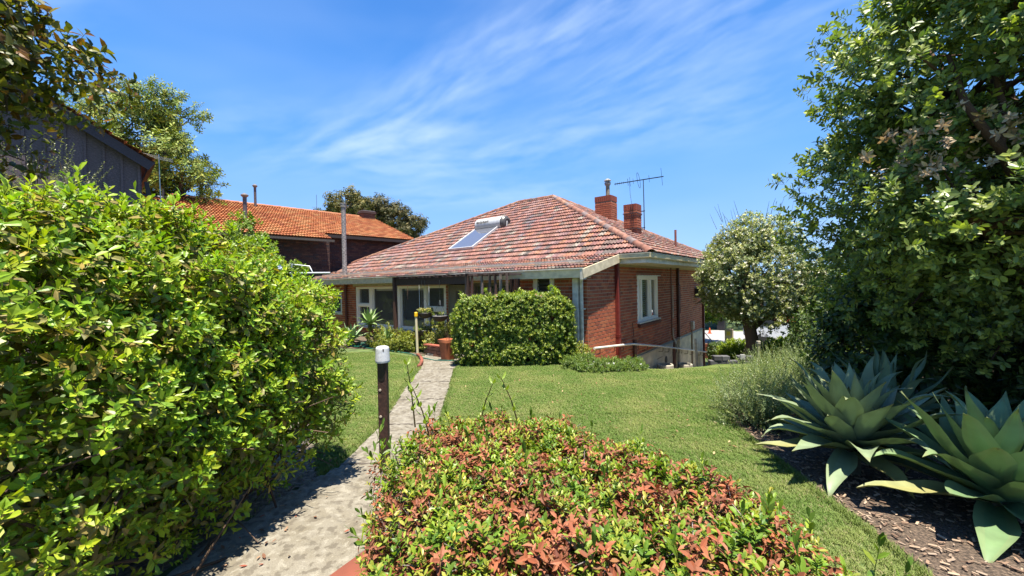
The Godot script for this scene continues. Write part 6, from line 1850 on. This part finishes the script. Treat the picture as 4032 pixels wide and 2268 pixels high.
		if edge < 0.16: y = top - pow(rng.randf(), 1.1) * (top - 0.06)
		else: y = top - 0.26 * pow(rng.randf(), 1.8)
		var nn := (Vector3(0, 1, 0) + Vector3(en.x, 0, en.y) * (1.6 if edge < 0.16 and y < top - 0.08 else 0.2)).normalized()
		var e := [Vector3(x, y, z) - hb, nn, 0.0]
		var w := noise.get_noise_2d(x * 3.1 + 9.0, z * 3.1)
		var r := rng.randf() + w * 0.7
		if r < 0.47: bp.append(e)
		elif r < 0.76: lp.append(e)
		else: gp.append(e)
		if n % 14 == 0:
			var q := Vector3(x, y, z) - hb
			g.tube([Vector3(q.x * 0.85, 0.0, q.z * 0.85), Vector3(q.x * 0.95 + rf(-0.05, 0.05), y * 0.6, q.z * 0.95 + rf(-0.05, 0.05)), q], [0.007, 0.005, 0.003], 4, vary(lin(0.3, 0.24, 0.2), 0.4), false)
		if n % 9 == 0:
			var q2 := Vector3(x, y - 0.02, z) - hb
			var dv := Vector3(rf(-1, 1), rf(-0.1, 0.8), rf(-1, 1)).normalized() * rf(0.04, 0.1)
			g.tube([q2, q2 + dv], [0.0025, 0.0015], 3, vary(lin(0.42, 0.36, 0.33), 0.3), false)
	obj("branches", g, lh, M.bark, "stuff")
	foliage("dry_foliage", lh, bs, bp, 0.6, 1.2, 0.9, 0.3, 0.8, [Color(0.85, 0.8, 0.72), Color(1.0, 0.9, 0.8), Color(0.65, 0.62, 0.6), Color(0.95, 0.78, 0.62)])
	foliage("lime_foliage", lh, ls, lp, 0.65, 1.2, 1.0, 0.5, 0.5, [Color(1, 1, 1), Color(1.1, 1.0, 0.8), Color(0.8, 0.9, 0.9)])
	foliage("green_foliage", lh, gs, gp, 0.65, 1.2, 1.0, 0.6, 0.45, [Color(1, 1, 1), Color(1.15, 1.1, 0.8), Color(0.8, 0.9, 1.0)])
	# fresh upright shoots, each its own
	var us := []
	for k in 5: us.append(sprig(5 + k % 3, 0.064, 0.023, 0.07 + 0.015 * k, 1.0, green + [lin(0.27, 0.35, 0.04)], M.gloss, 0.3, 0.1, [0.25, 0.85, 0.95, 0.0], lin(0.25, 0.3, 0.06)))
	n = 0
	while n < 90:
		var x := rf(-0.85, 1.2)
		var z := rf(-2.75, -0.75)
		if not in_poly(x, z, poly): continue
		n += 1
		var y := 0.75 + 0.07 * noise.get_noise_2d(x * 2.6, z * 2.6)
		put("shoot", us[n % 5], lh, Transform3D(frame_to(Vector3(rf(-0.35, 0.35), 1, rf(-0.35, 0.35)).normalized(), rf(0, TAU)).scaled(Vector3.ONE * rf(0.7, 1.15)), Vector3(x, y - 0.03, z) - hb))
	for q in [[-0.72, -1.95, 0.42], [-0.74, -2.1, 0.66], [-0.62, -1.6, 0.55], [-0.68, -1.85, 0.25]]:
		put("shoot", us[1], lh, Transform3D(frame_to(Vector3(-0.7, 0.9, 0.2).normalized(), rf(0, TAU)), Vector3(q[0], q[2], q[1]) - hb))
	# tall thin whips leaning out of the hedge top
	for q in [[-0.62, -2.45, 0.42, -0.03, 6], [-0.5, -2.3, 0.3, -0.08, 5], [0.02, -2.5, 0.3, -0.1, 4], [-0.22, -2.55, 0.26, 0.09, 3]]:
		g = Geo.new()
		var p := Vector3(q[0], 0.72, q[1]) - hb
		var hgt: float = q[2]
		var lean: float = q[3]
		var pp := [p, p + Vector3(lean * 0.4, hgt * 0.5, 0.02), p + Vector3(lean, hgt, 0.05)]
		g.tube(pp, [0.005, 0.004, 0.002], 6, lin(0.17, 0.13, 0.06), false)
		for k in int(q[4]):
			var f: float = 0.25 + 0.7 * k / maxf(1.0, float(q[4]) - 1.0)
			var at: Vector3 = (pp[0] as Vector3).lerp(pp[2], f)
			for s in [-1.0, 1.0]:
				var az: float = k * 1.3 + s * 1.5
				var dir := Vector3(cos(az) * 0.75, 0.66, sin(az) * 0.75).normalized()
				var side := dir.cross(Vector3.UP).normalized()
				g.leaf(Transform3D(Basis(side, side.cross(dir) * -1.0, dir), at), 0.06, 0.022, 0.4, 0.15, vary(lin(0.2, 0.29, 0.04), 0.2))
		obj("whip", g, lh, M.gloss)

func lawn() -> void:
	var g := Geo.new()
	for i in 7:
		var a := rf(0, TAU)
		var p := Vector3(cos(a), 0, sin(a)) * rf(0.0, 0.022)
		var d := Vector3(rf(-1, 1), 0, rf(-1, 1)).normalized()
		var hgt := rf(0.015, 0.028)
		var w := Vector3(-d.z, 0, d.x) * 0.0018
		var m := p + d * 0.005 + Vector3(0, hgt * 0.6, 0)
		var e := p + d * rf(0.012, 0.026) + Vector3(0, hgt, 0)
		var c := vary(Color.WHITE, 0.25)
		g.quad(p - w, p + w, m + w * 0.8, m - w * 0.8, c)
		g.tri(m - w * 0.8, m + w * 0.8, e, c)
	var tuft := g.mesh(M.grass)
	var xf := []
	var tint := []
	var n := 0
	var tries := 0
	while n < 300000 and tries < 1200000:
		tries += 1
		var d := 1.6 + 9.4 * pow(rng.randf(), 0.75)
		var x := rf(-0.62, 0.92) * (d + 0.6)
		var z := -d
		if in_poly(x, z, PATH) or in_poly(x, z, BED) or in_poly(x, z, FRONT_BED): continue
		if in_poly(x, z, SOIL) and rng.randf() < 0.96: continue
		var p := loc(x, z)
		if p.x > -0.02 and p.y > -0.35: continue
		if p.x > -1.45 and p.x <= 0.0 and p.y > 0.2: continue
		if p.x > 2.2 and p.y > -1.9: continue
		n += 1
		var k := noise.get_noise_2d(x * 1.1, z * 1.1)
		var k2 := noise.get_noise_2d(x * 5.0 + 50.0, z * 5.0)
		var c := lin(0.145, 0.225, 0.05).lerp(lin(0.26, 0.295, 0.095), clampf(0.27 + k * 0.9 + k2 * 0.45, 0.0, 1.0))
		if rng.randf() < 0.07: c = lin(0.36, 0.32, 0.17)
		var edge := in_poly(x + 0.07, z, PATH) or in_poly(x - 0.07, z, PATH) or in_poly(x + 0.07, z, BED)
		xf.append(Transform3D(Basis(Vector3.UP, rf(0, TAU)).scaled(Vector3(1, rf(0.6, 1.25) * (rf(1.0, 2.2) if edge else 1.0), 1) * (1.0 if d < 5.0 else 1.25)), Vector3(x, ground_y(x, z) - 0.002, z)))
		tint.append(vary(c, 0.2))
	tag(many("grass", tuft, self, xf, tint), "short mown green lawn grass on both sides of the path", "grass")
